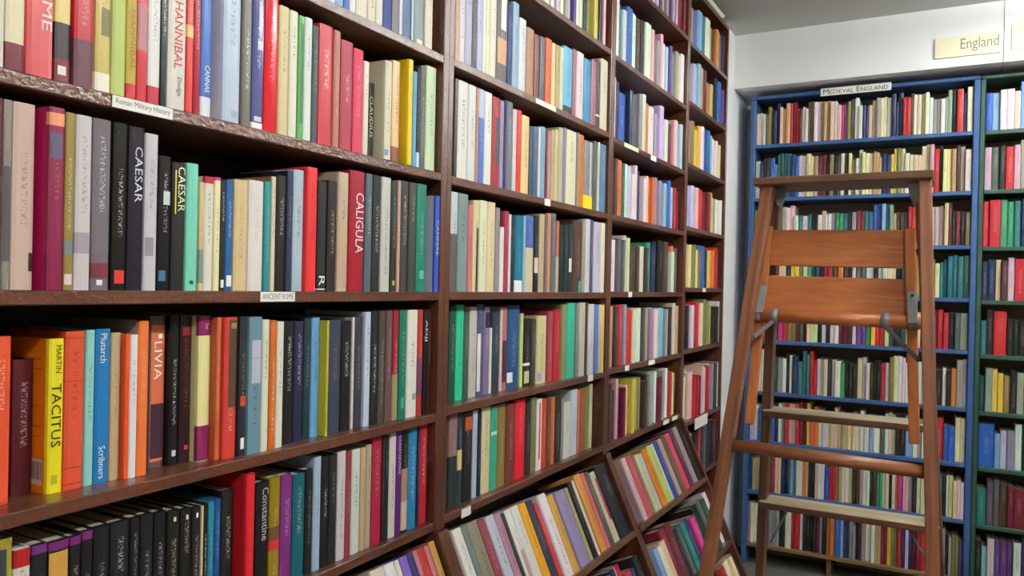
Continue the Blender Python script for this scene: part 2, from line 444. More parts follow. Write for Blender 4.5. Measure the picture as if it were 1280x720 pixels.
SHELF_ROWS = [
 ('top row', 'nearest bay', 2.2165, [
  (1.2035,1.2224,0.203,0.02,(190,200,225),{}),
  (1.2228,1.2441,0.211,0.02,(225,225,235),{}),
  (1.2445,1.2688,0.218,0.02,(150,180,220),{}),
  (1.2692,1.2865,0.227,0.02,(70,100,180),{}),
  (1.2869,1.3072,0.248,0.02,(235,235,235),{}),
  (1.3076,1.3471,0.252,0.02,(235,225,205),{}),
  (1.3475,1.3747,0.258,0.02,(236,226,200),{}),
  (1.3751,1.4002,0.258,0.02,(232,228,215),{}),
  (1.4006,1.4322,0.258,0.02,(35,55,130),{}),
  (1.4326,1.4592,0.258,0.02,(120,110,115),{}),
  (1.4596,1.4714,0.258,0.02,(230,228,230),{}),
  (1.4718,1.5058,0.258,0.02,(40,75,120),{}),
  (1.5062,1.5138,0.258,0.02,(185,210,235),{}),
  (1.5142,1.5612,0.258,0.02,(105,125,120),{'b':[(0.93,0.975,(225,230,170),(0.3,0.75))]}),
  (1.5616,1.5952,0.258,0.02,(232,222,203),{}),
 ]),
 ('second row', 'nearest bay', 1.9245, [
  (0.5781,0.5923,0.253,0.018,(222,218,205),{}),
  (0.5927,0.6196,0.252,0.018,(232,220,180),{'b':[(0.84,0.995,(112,32,48),(0.0,1.0))],'t':[('ROME',0.05,0.5,0.6,0.3,(205,185,150))],'g':1}),
  (0.62,0.6595,0.258,0.018,(222,92,96),{'t':[('ROME',0.38,0.73,0.72,0.36,(245,215,205))],'g':1}),
  (0.6599,0.684,0.258,0.018,(52,36,44),{'b':[(0.3,0.66,(225,200,130),(0.0,1.0)),(0.86,0.995,(120,35,45),(0.0,1.0)),(0.9,0.95,(225,220,215),(0.2,0.7))],'g':1}),
  (0.6876,0.7195,0.258,0.018,(190,24,44),{'S':(90,18,30),'b':[(0.72,0.995,(100,52,66),(0.0,1.0))],'k':(215,170,120),'g':1}),
  (0.7207,0.7463,0.258,0.018,(212,190,110),{'S':(235,225,190),'b':[(0.5,0.66,(120,112,70),(0.35,0.95)),(0.88,0.99,(235,228,205),(0.0,1.0))],'g':1}),
  (0.7476,0.7716,0.258,0.018,(196,210,122),{'k':(228,236,190)}),
  (0.772,0.7901,0.258,0.018,(203,180,88),{'b':[(0.9,0.995,(200,40,50),(0.0,1.0))],'t':[('HANNIBAL',0.45,0.82,0.55,0.4,(165,110,40))],'g':1}),
  (0.7905,0.8092,0.258,0.018,(216,58,74),{'b':[(0.4,0.68,(185,120,125),(0.0,1.0))],'k':(236,180,180),'g':1}),
  (0.8096,0.8324,0.258,0.018,(238,234,230),{'b':[(0.88,0.995,(190,35,60),(0.0,1.0))],'g':1}),
  (0.8328,0.8443,0.258,0.018,(30,40,42),{'k':(238,236,230),'g':1}),
  (0.8447,0.8812,0.258,0.018,(232,226,214),{'t':[('HANNIBAL',0.3,0.73,0.55,0.42,(200,50,48)),('Dodge',0.78,0.9,0.6,0.3,(75,70,65))],'g':1}),
  (0.8816,0.8955,0.258,0.018,(228,66,58),{'b':[(0.42,0.5,(240,190,130),(0.0,1.0))],'k':(245,170,120),'g':1}),
  (0.8959,0.9101,0.258,0.018,(172,42,62),{'k':(235,190,195),'g':1}),
  (0.9105,0.9333,0.258,0.018,(92,134,212),{'b':[(0.86,0.995,(226,222,232),(0.0,1.0))],'t':[('CANNAE',0.65,0.83,0.55,0.45,(238,236,230))],'g':1}),
  (0.9419,0.9823,0.258,0.002,(198,212,234),{'S':(236,226,234),'b':[(0.92,0.965,(150,165,200),(0.5,0.9))],'g':1}),
  (0.9983,1.0225,0.258,0.018,(112,106,96),{'k':(225,220,210),'g':1}),
  (1.0229,1.0513,0.258,0.018,(92,94,150),{'b':[(0.945,0.995,(238,236,230),(0.0,1.0)),(0.9,0.935,(205,205,225),(0.2,0.8)),(0.36,0.42,(210,212,225),(0.4,0.8))],'k':(205,208,230),'g':1}),
  (1.0517,1.0872,0.258,0.018,(226,28,46),{'g':1}),
  (1.0876,1.1141,0.249,0.018,(222,202,152),{}),
  (1.1145,1.1375,0.248,0.018,(236,230,206),{}),
  (1.1379,1.1549,0.245,0.018,(92,172,82),{'b':[(0.06,0.86,(62,112,78),(0.35,0.9))]}),
  (1.1553,1.1772,0.247,0.018,(232,238,230),{}),
  (1.1776,1.1955,0.237,0.018,(74,86,88),{}),
  (1.1959,1.238,0.248,0.018,(206,48,58),{'k':(245,215,215),'g':1}),
  (1.2384,1.2599,0.246,0.017,(182,112,96),{}),
  (1.2603,1.3003,0.233,0.017,(176,56,78),{'k':(232,190,195)}),
  (1.3007,1.3345,0.226,0.017,(226,62,96),{}),
  (1.3349,1.3533,0.207,0.017,(236,220,206),{}),
  (1.3674,1.3869,0.169,0.029,(46,44,36),{'t':[('CLAUDIUS',0.18,0.72,0.4,0.55,(225,220,170))]}),
  (1.3874,1.4133,0.22,0.0,(228,222,196),{'S':(220,212,180),'b':[(0.9,0.96,(120,140,190),(0.1,0.5))]}),
  (1.4356,1.4656,0.235,0.017,(242,202,152),{'b':[(0.84,0.995,(142,82,62),(0.0,1.0))]}),
  (1.4733,1.492,0.245,0.0,(246,214,20),{'S':(240,200,20)}),
  (1.5154,1.5315,0.229,0.017,(98,168,208),{}),
  (1.5319,1.5446,0.242,0.017,(40,44,54),{'b':[(0.84,0.995,(190,215,240),(0.0,1.0))]}),
  (1.545,1.5678,0.25,0.017,(96,96,86),{}),
  (1.5682,1.6122,0.257,0.017,(206,226,186),{}),
 ]),
 ('middle row', 'nearest bay', 1.6285, [
  (0.5804,0.5925,0.258,0.018,(110,35,50),{}),
  (0.5935,0.6048,0.258,0.018,(146,138,128),{'b':[(0.35,0.85,(80,75,75),(0.1,0.9))],'g':1}),
  (0.6052,0.6369,0.258,0.018,(216,188,172),{'b':[(0.8,0.9,(60,36,36),(0.75,1.0))],'k':(165,110,85),'g':1}),
  (0.6454,0.6693,0.258,0.002,(142,22,72),{'S':(206,30,104),'b':[(0.03,0.1,(235,150,110),(0.0,1.0)),(0.14,0.28,(90,80,110),(0.1,0.8))],'k':(190,120,80),'g':1}),
  (0.6789,0.6932,0.258,0.018,(152,132,62),{'b':[(0.72,0.8,(110,130,120),(0.0,1.0)),(0.91,0.97,(220,200,190),(0.1,0.9))],'k':(232,222,190),'g':1}),
  (0.6944,0.7201,0.258,0.018,(216,208,208),{'b':[(0.67,0.79,(165,150,165),(0.0,1.0))],'k':(150,110,110),'g':1}),
  (0.7205,0.7507,0.258,0.018,(122,112,118),{'b':[(0.84,0.93,(110,36,46),(0.0,1.0)),(0.94,0.97,(238,236,230),(0.3,0.6))],'k':(222,218,222),'g':1}),
  (0.7534,0.7787,0.258,0.018,(24,22,24),{'b':[(0.88,0.96,(205,45,35),(0.2,0.85))],'k':(190,188,185),'g':1}),
  (0.7791,0.808,0.257,0.018,(36,33,46),{'t':[('CAESAR',0.12,0.46,0.6,0.45,(205,205,222))],'k':(180,178,190),'g':1}),
  (0.8084,0.8325,0.251,0.018,(212,206,212),{'b':[(0.66,0.78,(150,140,150),(0.1,0.7))],'k':(120,110,120),'g':1}),
  (0.8339,0.8578,0.219,0.018,(26,27,30),{'b':[(0.26,0.36,(200,205,210),(0.35,0.9)),(0.85,0.93,(50,110,150),(0.1,0.6))],'k':(205,185,200),'g':1}),
  (0.8582,0.8857,0.212,0.018,(27,26,26),{'b':[(0.06,0.4,(232,214,60),(0.22,0.3))],'t':[('CAESAR',0.03,0.38,0.65,0.5,(240,234,190))],'k':(205,200,190),'g':1}),
  (0.8861,0.9109,0.215,0.017,(128,220,194),{'b':[(0.92,0.95,(25,70,70),(0.35,0.65))],'k':(100,195,170)}),
  (0.9118,0.9216,0.186,0.016,(224,198,152),{'b':[(0.62,0.93,(120,140,125),(0.0,1.0))]}),
  (0.922,0.9415,0.197,0.016,(240,232,216),{'b':[(0.0,0.06,(190,24,42),(0.0,1.0))]}),
  (0.9419,0.9554,0.198,0.015,(246,236,186),{'b':[(0.0,0.03,(215,60,150),(0.0,1.0))]}),
  (0.9558,0.9664,0.194,0.015,(24,24,30),{'b':[(0.9,0.97,(238,236,230),(0.2,0.8))],'k':(238,236,230)}),
  (0.9668,0.9838,0.197,0.015,(30,92,152),{'b':[(0.86,0.96,(238,236,230),(0.2,0.9))],'k':(220,232,245)}),
  (0.9842,1.0162,0.2,0.014,(226,198,148),{'k':(170,140,90)}),
  (1.0166,1.0535,0.203,0.013,(240,230,224),{'k':(205,192,190)}),
  (1.0543,1.0701,0.205,0.012,(40,146,146),{}),
  (1.0705,1.0817,0.216,0.012,(226,205,180),{'S':(178,126,84)}),
  (1.0821,1.108,0.22,0.011,(36,29,27),{'k':(238,236,230)}),
  (1.1084,1.1242,0.232,0.01,(36,42,78),{}),
  (1.1246,1.154,0.237,0.01,(182,200,214),{'S':(232,232,238),'g':1}),
  (1.1544,1.1846,0.246,0.003,(240,50,56),{'k':(110,15,20)}),
  (1.1903,1.2182,0.223,0.008,(27,25,24),{'b':[(0.975,0.985,(238,236,230),(0.0,1.0))],'t':[('R',0.86,0.95,0.5,0.6,(238,236,230))],'k':(225,222,215)}),
  (1.2198,1.2486,0.228,0.008,(32,24,22),{'k':(216,182,124)}),
  (1.249,1.2826,0.249,0.007,(206,182,158),{'b':[(0.4,0.97,(190,160,135),(0.1,0.9))]}),
  (1.283,1.3337,0.258,0.006,(166,24,46),{'t':[('CALIGULA',0.18,0.68,0.65,0.5,(240,226,226))],'g':1}),
  (1.335,1.3594,0.257,0.005,(90,106,116),{'k':(222,222,140)}),
  (1.3598,1.388,0.257,0.005,(30,28,28),{'k':(238,236,230)}),
  (1.3884,1.4231,0.257,0.004,(206,206,196),{}),
  (1.4235,1.446,0.252,0.003,(44,52,44),{'b':[(0.9,0.94,(220,190,60),(0.3,0.7))]}),
  (1.4464,1.4574,0.256,0.003,(204,160,142),{}),
  (1.4578,1.4879,0.257,0.003,(64,62,62),{'k':(225,222,215)}),
  (1.4883,1.5187,0.257,0.002,(72,73,68),{'k':(190,180,130)}),
  (1.5191,1.5604,0.258,0.002,(12,126,102),{'b':[(0.8,0.88,(90,175,155),(0.35,0.75))]}),
  (1.5939,1.613,0.237,0.0,(62,92,202),{'S':(216,216,236),'t':[('CANNAE',0.25,0.62,0.5,0.6,(180,195,245))]}),
 ]),
 ('fourth row', 'nearest bay', 1.3265, [
  (0.5982,0.6278,0.236,0.05,(236,86,46),{'k':(245,205,185)}),
  (0.6467,0.6787,0.198,0.083,(86,16,32),{'k':(215,190,195)}),
  (0.6795,0.7034,0.229,0.05,(248,232,30),{'S':(250,140,10),'b':[(0.88,0.94,(190,175,30),(0.25,0.65))],'t':[('MARTIN',0.04,0.22,0.6,0.34,(60,58,20)),('TACITUS',0.29,0.7,0.5,0.6,(45,45,25))],'bar':1}),
  (0.7038,0.7357,0.239,0.05,(226,82,48),{'b':[(0.04,0.045,(150,45,30),(0.0,1.0)),(0.31,0.315,(150,45,30),(0.0,1.0)),(0.86,0.865,(150,45,30),(0.0,1.0)),(0.96,0.965,(150,45,30),(0.0,1.0))],'k':(150,45,30)}),
  (0.7361,0.7512,0.24,0.05,(152,216,206),{}),
  (0.7516,0.7777,0.241,0.05,(14,122,188),{'t':[('Plutarch',0.03,0.22,0.5,0.4,(238,236,230)),('Scribners',0.76,0.97,0.5,0.4,(238,236,230))],'k':(238,236,230)}),
  (0.7781,0.7955,0.234,0.05,(206,182,142),{'k':(170,130,90)}),
  (0.7959,0.8039,0.232,0.04,(246,92,36),{'k':(130,35,20)}),
  (0.8043,0.8181,0.23,0.04,(242,238,238),{}),
  (0.8185,0.8384,0.252,0.04,(246,126,62),{'S':(165,160,160),'k':(250,195,150)}),
  (0.8603,0.8927,0.258,0.07,(98,78,78),{'b':[(0.06,0.96,(215,110,70),(0.12,0.92)),(0.58,0.94,(60,30,45),(0.14,0.9)),(0.12,0.15,(238,236,230),(0.5,0.75))],'t':[('LIVIA',0.17,0.42,0.5,0.45,(245,235,225))],'g':1}),
  (0.8931,0.9122,0.258,0.06,(22,22,24),{'b':[(0.9,0.94,(200,205,205),(0.35,0.75))],'k':(225,225,225)}),
  (0.9126,0.9386,0.256,0.06,(46,20,28),{'b':[(0.07,0.13,(130,25,40),(0.2,0.8)),(0.88,0.91,(215,50,60),(0.45,0.75))],'k':(150,60,60),'g':1}),
  (0.939,0.9668,0.257,0.045,(246,238,166),{'b':[(0.0,0.135,(132,28,84),(0.0,1.0)),(0.755,0.995,(132,28,84),(0.0,1.0))],'t':[('Trout',0.05,0.09,0.6,0.25,(235,210,225))],'k':(220,190,210)}),
  (0.9672,0.9776,0.254,0.032,(212,102,58),{}),
  (0.978,1.0092,0.254,0.025,(216,60,50),{'b':[(0.02,0.64,(84,62,40),(0.33,1.0)),(0.04,0.08,(150,130,70),(0.45,0.9))],'k':(215,200,170)}),
  (1.0096,1.0275,0.255,0.021,(34,38,48),{'b':[(0.57,0.64,(205,70,50),(0.2,0.95)),(0.87,0.95,(238,236,230),(0.3,0.75))],'k':(190,160,70)}),
  (1.0279,1.0604,0.254,0.017,(112,150,166),{'b':[(0.17,0.485,(186,186,200),(0.22,0.92)),(0.3,0.304,(120,120,140),(0.22,0.92))]}),
  (1.0612,1.0791,0.248,0.018,(230,230,206),{}),
  (1.0795,1.0969,0.246,0.017,(216,110,36),{'k':(245,225,200)}),
  (1.0988,1.1175,0.243,0.019,(234,232,210),{}),
  (1.1282,1.1561,0.242,0.03,(22,22,26),{'k':(225,225,225)}),
  (1.1588,1.1855,0.241,0.033,(31,29,66),{'k':(205,205,225)}),
  (1.1953,1.216,0.246,0.042,(26,52,58),{}),
  (1.2164,1.2408,0.247,0.041,(112,172,222),{}),
  (1.2412,1.2478,0.241,0.023,(216,206,50),{'b':[(0.03,0.97,(190,175,40),(0.3,0.7))]}),
  (1.2541,1.2938,0.241,0.029,(50,58,82),{'k':(165,105,90)}),
  (1.2957,1.3293,0.238,0.031,(22,21,22),{'k':(238,236,230)}),
  (1.3313,1.3392,0.245,0.032,(222,215,210),{}),
  (1.3396,1.3685,0.246,0.032,(56,53,66),{}),
  (1.3689,1.3913,0.256,0.028,(200,214,234),{}),
  (1.3917,1.4156,0.258,0.027,(25,25,27),{'k':(238,236,230)}),
  (1.416,1.4394,0.258,0.025,(76,66,56),{}),
  (1.4398,1.4651,0.258,0.024,(100,70,70),{}),
  (1.4655,1.4871,0.258,0.023,(162,30,52),{'b':[(0.58,0.995,(152,142,102),(0.0,1.0))],'k':(240,205,205)}),
  (1.4875,1.5167,0.258,0.021,(10,112,86),{'b':[(0.8,0.9,(70,160,140),(0.3,0.7))]}),
  (1.5171,1.5595,0.258,0.02,(234,230,216),{'b':[(0.78,0.84,(150,150,160),(0.5,0.9))]}),
  (1.5599,1.5791,0.258,0.019,(192,60,58),{'b':[(0.45,0.8,(120,60,90),(0.0,1.0))]}),
  (1.5795,1.5957,0.258,0.017,(26,24,27),{'t':[('ADJJ',0.1,0.3,0.5,0.7,(238,236,230))]}),
  (1.598,1.6117,0.258,0.018,(60,34,34),{}),
 ]),
 ('bottom row', 'nearest bay', 1.055, [
  (0.5977,0.6176,0.232,0.02,(160,145,50),{'S':(40,42,44),'b':[(0.06,0.6,(60,66,70),(0.0,0.55))]}),
  (0.618,0.6424,0.212,0.02,(222,218,208),{'b':[(0.0,0.12,(170,20,22),(0.0,1.0))]}),
  (0.6428,0.666,0.211,0.02,(25,22,26),{'b':[(0.0,0.06,(110,40,120),(0.0,1.0))],'k':(225,215,195)}),
  (0.6664,0.6977,0.209,0.02,(25,22,24),{'b':[(0.0,0.06,(110,30,100),(0.0,1.0)),(0.075,0.35,(200,150,70),(0.06,0.96))],'k':(238,236,230)}),
  (0.6981,0.716,0.209,0.02,(25,22,24),{'b':[(0.0,0.06,(110,30,100),(0.0,1.0))],'k':(225,215,195)}),
  (0.7164,0.7347,0.212,0.02,(25,22,24),{'b':[(0.0,0.06,(110,30,100),(0.0,1.0))],'k':(225,215,195)}),
  (0.7351,0.762,0.213,0.02,(24,24,28),{'k':(200,198,195)}),
  (0.7624,0.7958,0.212,0.02,(24,24,28),{'k':(200,198,195)}),
  (0.7962,0.8141,0.212,0.02,(24,24,28),{'k':(170,165,160)}),
  (0.8145,0.8387,0.212,0.02,(24,24,28),{'k':(170,165,160)}),
  (0.8391,0.8626,0.21,0.02,(24,24,28),{'k':(200,195,190)}),
  (0.8641,0.8889,0.206,0.02,(26,24,22),{'b':[(0.055,0.09,(220,215,200),(0.45,0.65))],'k':(215,205,180)}),
  (0.8893,0.9129,0.203,0.02,(26,24,22),{'b':[(0.05,0.09,(220,215,200),(0.45,0.65))],'k':(215,205,180)}),
  (0.9133,0.931,0.201,0.02,(26,24,22),{'b':[(0.05,0.09,(220,215,200),(0.4,0.65))],'k':(215,205,180)}),
  (0.9314,0.9364,0.2,0.02,(222,205,160),{}),
  (0.9368,0.9461,0.201,0.02,(26,24,22),{'k':(238,236,230)}),
  (0.9465,0.9598,0.203,0.02,(26,132,152),{}),
  (0.9602,0.9737,0.204,0.02,(30,82,152),{}),
  (0.9841,1.013,0.212,0.03,(42,36,35),{'k':(238,236,230)}),
  (1.0134,1.0345,0.24,0.0,(226,22,38),{'S':(205,14,30),'k':(250,90,90)}),
  (1.055,1.0886,0.212,0.02,(26,25,27),{'t':[('Constantine',0.05,0.52,0.66,0.46,(196,190,200))],'k':(170,168,170)}),
  (1.089,1.1174,0.215,0.02,(152,126,20),{'b':[(0.44,0.6,(110,75,50),(0.0,1.0)),(0.56,0.65,(205,45,35),(0.0,1.0))]}),
  (1.1178,1.1492,0.213,0.02,(132,50,132),{'k':(222,195,225)}),
  (1.1496,1.1846,0.208,0.02,(14,96,108),{'k':(195,220,222)}),
  (1.185,1.2074,0.212,0.02,(25,25,28),{}),
  (1.2078,1.2307,0.234,0.02,(166,190,216),{'k':(120,140,165)}),
  (1.2311,1.2547,0.231,0.02,(24,24,24),{'k':(238,236,230)}),
  (1.2551,1.2793,0.229,0.02,(38,38,36),{}),
  (1.2797,1.3072,0.232,0.02,(216,206,206),{}),
  (1.3076,1.3253,0.228,0.02,(152,60,62),{}),
  (1.3257,1.3545,0.228,0.02,(214,224,214),{}),
  (1.3549,1.3736,0.227,0.02,(202,172,132),{}),
  (1.374,1.393,0.231,0.02,(186,172,146),{}),
  (1.3944,1.4301,0.244,0.02,(172,24,62),{}),
  (1.4305,1.4388,0.239,0.02,(72,22,34),{}),
  (1.4392,1.4566,0.24,0.02,(22,52,46),{}),
  (1.457,1.4837,0.244,0.02,(226,206,206),{}),
  (1.4841,1.5054,0.246,0.02,(96,40,122),{'t':[('CONSTANTINE',0.05,0.42,0.5,0.4,(215,195,225))]}),
  (1.5058,1.5306,0.245,0.02,(30,27,26),{'b':[(0.38,0.7,(170,130,105),(0.0,1.0)),(0.7,0.98,(205,180,160),(0.0,1.0))],'k':(190,165,70)}),
  (1.531,1.5664,0.248,0.02,(42,132,178),{'k':(190,220,235)}),
  (1.5668,1.5763,0.242,0.02,(26,38,72),{}),
  (1.5767,1.6102,0.247,0.02,(176,24,42),{'k':(240,205,205)}),
 ]),
 ('second row', 'second bay', 2.2215, [
  (1.6959,1.7149,0.258,0.02,(205,170,130),{}),
  (1.7153,1.7421,0.258,0.02,(235,220,230),{}),
  (1.7425,1.7779,0.258,0.02,(190,190,215),{}),
  (1.7783,1.8024,0.258,0.02,(85,85,90),{}),
  (1.8028,1.8317,0.258,0.02,(200,200,230),{}),
  (1.8321,1.8487,0.258,0.02,(232,232,222),{}),
  (1.8491,1.8703,0.258,0.02,(240,235,190),{}),
  (1.8707,1.9057,0.258,0.02,(240,225,210),{}),
  (1.9061,1.9701,0.258,0.02,(120,110,108),{'b':[(0.0,0.4,(232,228,225),(0.35,0.8)),(0.5,0.78,(205,160,120),(0.1,0.9))]}),
  (1.9705,1.9987,0.239,0.02,(25,50,110),{}),
  (1.9991,2.0378,0.257,0.02,(150,180,205),{}),
  (2.0382,2.0833,0.223,0.02,(225,225,235),{}),
  (2.0837,2.1338,0.208,0.019,(188,145,118),{}),
  (2.1342,2.1696,0.201,0.018,(122,52,46),{}),
  (2.17,2.2069,0.204,0.017,(85,85,95),{}),
  (2.2081,2.251,0.211,0.016,(235,105,60),{}),
  (2.2514,2.2787,0.207,0.016,(245,215,160),{}),
  (2.2791,2.3075,0.208,0.015,(190,170,110),{}),
  (2.3079,2.3369,0.208,0.014,(220,225,200),{}),
  (2.3373,2.4051,0.221,0.014,(110,190,225),{'b':[(0.88,1.0,(40,45,50),(0.0,1.0))]}),
  (2.4055,2.4352,0.229,0.013,(165,110,125),{}),
  (2.4356,2.4944,0.23,0.012,(240,215,220),{}),
  (2.4948,2.5551,0.221,0.011,(60,150,195),{}),
  (2.5555,2.6035,0.232,0.01,(170,110,130),{}),
  (2.6039,2.6388,0.243,0.01,(72,62,62),{'b':[(0.8,0.83,(235,230,225),(0.0,1.0))]}),
  (2.6392,2.7066,0.258,0.009,(225,215,185),{}),
 ]),
 ('third row', 'second bay', 1.923, [
  (1.6969,1.7121,0.258,0.018,(70,62,58),{}),
  (1.7125,1.7627,0.258,0.018,(236,233,226),{}),
  (1.7631,1.8031,0.258,0.018,(232,230,226),{}),
  (1.8035,1.8155,0.258,0.018,(202,152,122),{}),
  (1.8159,1.8471,0.258,0.018,(92,122,202),{'b':[(0.0,0.3,(190,195,220),(0.0,1.0))]}),
  (1.8475,1.8883,0.258,0.018,(240,240,235),{}),
  (1.8887,1.9331,0.254,0.018,(172,46,42),{'b':[(0.22,0.72,(80,75,85),(0.4,0.95))]}),
  (1.9335,1.9562,0.252,0.018,(166,152,186),{}),
  (1.9566,1.9702,0.258,0.018,(40,42,90),{}),
  (1.9706,2.0083,0.258,0.018,(110,116,130),{}),
  (2.0087,2.0328,0.243,0.018,(232,220,222),{}),
  (2.0332,2.0627,0.246,0.018,(226,60,50),{}),
  (2.0631,2.1131,0.237,0.018,(250,216,152),{}),
  (2.1135,2.1325,0.212,0.017,(66,84,98),{}),
  (2.1329,2.1695,0.215,0.016,(70,96,130),{}),
  (2.1699,2.1848,0.22,0.016,(230,230,228),{}),
  (2.1852,2.2178,0.225,0.015,(140,176,205),{}),
  (2.2182,2.2338,0.216,0.015,(110,34,44),{}),
  (2.2342,2.2563,0.22,0.015,(202,152,152),{}),
  (2.2567,2.2819,0.227,0.014,(196,172,132),{}),
  (2.2823,2.3079,0.234,0.014,(222,206,132),{}),
  (2.3083,2.3437,0.245,0.013,(196,186,166),{}),
  (2.3441,2.3674,0.251,0.013,(150,136,160),{}),
  (2.3678,2.4505,0.25,0.013,(236,228,196),{}),
  (2.4509,2.4645,0.253,0.011,(150,150,150),{}),
  (2.4649,2.5082,0.25,0.011,(216,130,50),{}),
  (2.5086,2.5917,0.238,0.011,(150,146,150),{'b':[(0.8,1.0,(240,215,40),(0.0,1.0)),(0.0,0.8,(225,225,225),(0.6,0.72))]}),
  (2.5921,2.6258,0.248,0.01,(96,106,100),{}),
  (2.6262,2.6472,0.25,0.009,(206,216,190),{}),
  (2.6476,2.7078,0.248,0.009,(96,130,166),{}),
 ]),
 ('fourth row', 'second bay', 1.6295, [
  (1.6895,1.7235,0.258,0.018,(206,216,220),{'b':[(0.42,1.0,(90,84,84),(0.0,1.0))]}),
  (1.7239,1.7744,0.258,0.018,(130,150,150),{}),
  (1.7748,1.7986,0.233,0.018,(216,120,126),{}),
  (1.799,1.8317,0.247,0.018,(228,214,156),{'b':[(0.3,1.0,(50,46,40),(0.5,0.85))]}),
  (1.8338,1.8743,0.251,0.018,(236,236,202),{}),
  (1.8747,1.9185,0.251,0.018,(241,216,172),{}),
  (1.9189,1.9458,0.239,0.018,(150,142,148),{}),
  (1.9462,1.9713,0.186,0.018,(238,236,232),{}),
  (1.9717,1.9973,0.234,0.018,(172,50,76),{}),
  (1.9977,2.0117,0.227,0.018,(238,234,232),{}),
  (2.0121,2.0361,0.222,0.018,(24,46,50),{}),
  (2.0365,2.0862,0.227,0.018,(20,122,152),{'b':[(0.85,1.0,(235,235,235),(0.0,1.0))]}),
  (2.0866,2.0999,0.23,0.017,(150,195,215),{}),
  (2.1003,2.1545,0.233,0.017,(80,110,182),{'b':[(0.42,1.0,(205,190,160),(0.0,1.0))]}),
  (2.1549,2.1876,0.237,0.016,(30,32,42),{'b':[(0.55,0.75,(225,205,180),(0.1,0.9))]}),
  (2.188,2.2252,0.245,0.015,(202,182,146),{}),
  (2.2256,2.2435,0.25,0.014,(120,100,104),{}),
  (2.2439,2.2687,0.252,0.014,(216,146,106),{}),
  (2.2691,2.3031,0.254,0.013,(96,106,116),{}),
  (2.3035,2.3258,0.233,0.012,(212,112,92),{'b':[(0.5,1.0,(190,170,150),(0.0,1.0))]}),
  (2.3262,2.3617,0.223,0.012,(26,26,28),{}),
  (2.3621,2.398,0.225,0.011,(20,56,56),{}),
  (2.3984,2.4353,0.228,0.011,(36,40,40),{'b':[(0.5,0.7,(220,215,205),(0.1,0.6))]}),
  (2.4357,2.5074,0.243,0.01,(86,56,46),{'b':[(0.84,1.0,(60,165,160),(0.6,0.95))]}),
  (2.5078,2.5322,0.25,0.009,(176,160,132),{}),
  (2.5326,2.5735,0.258,0.008,(220,215,230),{}),
  (2.5739,2.6008,0.258,0.008,(90,90,110),{}),
  (2.6012,2.6665,0.254,0.007,(206,200,226),{}),
  (2.6669,2.7063,0.255,0.006,(240,236,206),{}),
 ]),
 ('fifth row', 'second bay', 1.3355, [
  (1.7358,1.7681,0.252,0.045,(26,76,56),{}),
  (1.7685,1.8072,0.258,0.045,(42,202,152),{}),
  (1.8076,1.8354,0.238,0.045,(70,90,80),{}),
  (1.8358,1.8768,0.251,0.045,(206,200,190),{}),
  (1.8772,1.911,0.258,0.045,(86,90,130),{'b':[(0.32,0.95,(225,222,218),(0.0,0.5))]}),
  (1.9114,1.9461,0.25,0.045,(136,116,156),{'b':[(0.06,0.24,(30,26,28),(0.2,0.8))]}),
  (1.9465,1.9596,0.189,0.045,(236,234,230),{}),
  (1.96,2.0054,0.235,0.045,(50,60,76),{}),
  (2.0058,2.0218,0.248,0.045,(226,200,200),{}),
  (2.0222,2.048,0.248,0.045,(202,120,110),{'b':[(0.4,0.9,(90,40,44),(0.0,1.0))]}),
  (2.0484,2.1274,0.252,0.045,(36,82,132),{'b':[(0.8,0.92,(225,230,235),(0.0,0.45))]}),
  (2.1278,2.1489,0.227,0.043,(202,212,132),{}),
  (2.1493,2.1928,0.211,0.041,(30,30,24),{'b':[(0.66,0.7,(235,232,226),(0.0,1.0)),(0.78,0.96,(190,190,150),(0.1,0.8))]}),
  (2.1932,2.224,0.208,0.037,(64,62,60),{}),
  (2.2244,2.2918,0.217,0.034,(216,206,152),{'b':[(0.84,0.96,(150,155,190),(0.1,0.5))]}),
  (2.2922,2.3284,0.231,0.029,(166,66,82),{}),
  (2.3288,2.3823,0.236,0.026,(182,30,46),{}),
  (2.3827,2.4178,0.252,0.022,(150,150,102),{}),
  (2.4182,2.4822,0.257,0.019,(60,196,160),{}),
  (2.4826,2.5068,0.256,0.015,(140,140,140),{}),
  (2.5072,2.5573,0.258,0.013,(206,200,180),{}),
  (2.5576,2.571,0.258,0.01,(100,70,56),{}),
  (2.5714,2.6256,0.252,0.008,(226,222,228),{}),
  (2.626,2.655,0.249,0.005,(110,146,196),{}),
  (2.6554,2.6727,0.249,0.003,(205,200,220),{}),
  (2.6731,2.708,0.249,0.002,(236,202,112),{}),
 ]),
 ('sixth row', 'second bay', 1.0615, [
  (1.7143,1.7564,0.245,0.025,(150,116,110),{'b':[(0.45,1.0,(36,46,44),(0.0,1.0))]}),
  (1.7568,1.78,0.243,0.025,(36,60,70),{'b':[(0.4,0.62,(215,190,120),(0.0,1.0))]}),
  (1.7804,1.8328,0.24,0.025,(26,24,27),{'b':[(0.05,0.2,(190,85,50),(0.2,0.9))]}),
  (1.8332,1.8579,0.241,0.025,(190,200,226),{}),
  (1.8583,1.8793,0.24,0.025,(30,36,56),{}),
  (1.8797,1.9275,0.243,0.025,(226,212,166),{}),
  (1.9279,1.9685,0.239,0.025,(66,172,142),{'b':[(0.3,0.34,(220,235,225),(0.1,0.9))]}),
  (1.9689,2.0155,0.241,0.025,(142,122,60),{}),
  (2.0203,2.0742,0.236,0.025,(122,56,46),{}),
  (2.0746,2.1409,0.241,0.025,(226,28,50),{}),
  (2.1413,2.1781,0.225,0.025,(48,48,46),{}),
  (2.1785,2.2164,0.236,0.025,(122,122,82),{}),
  (2.2168,2.2558,0.226,0.025,(236,226,222),{'b':[(0.05,0.85,(200,70,60),(0.35,0.6))]}),
  (2.2562,2.2846,0.222,0.025,(206,70,50),{}),
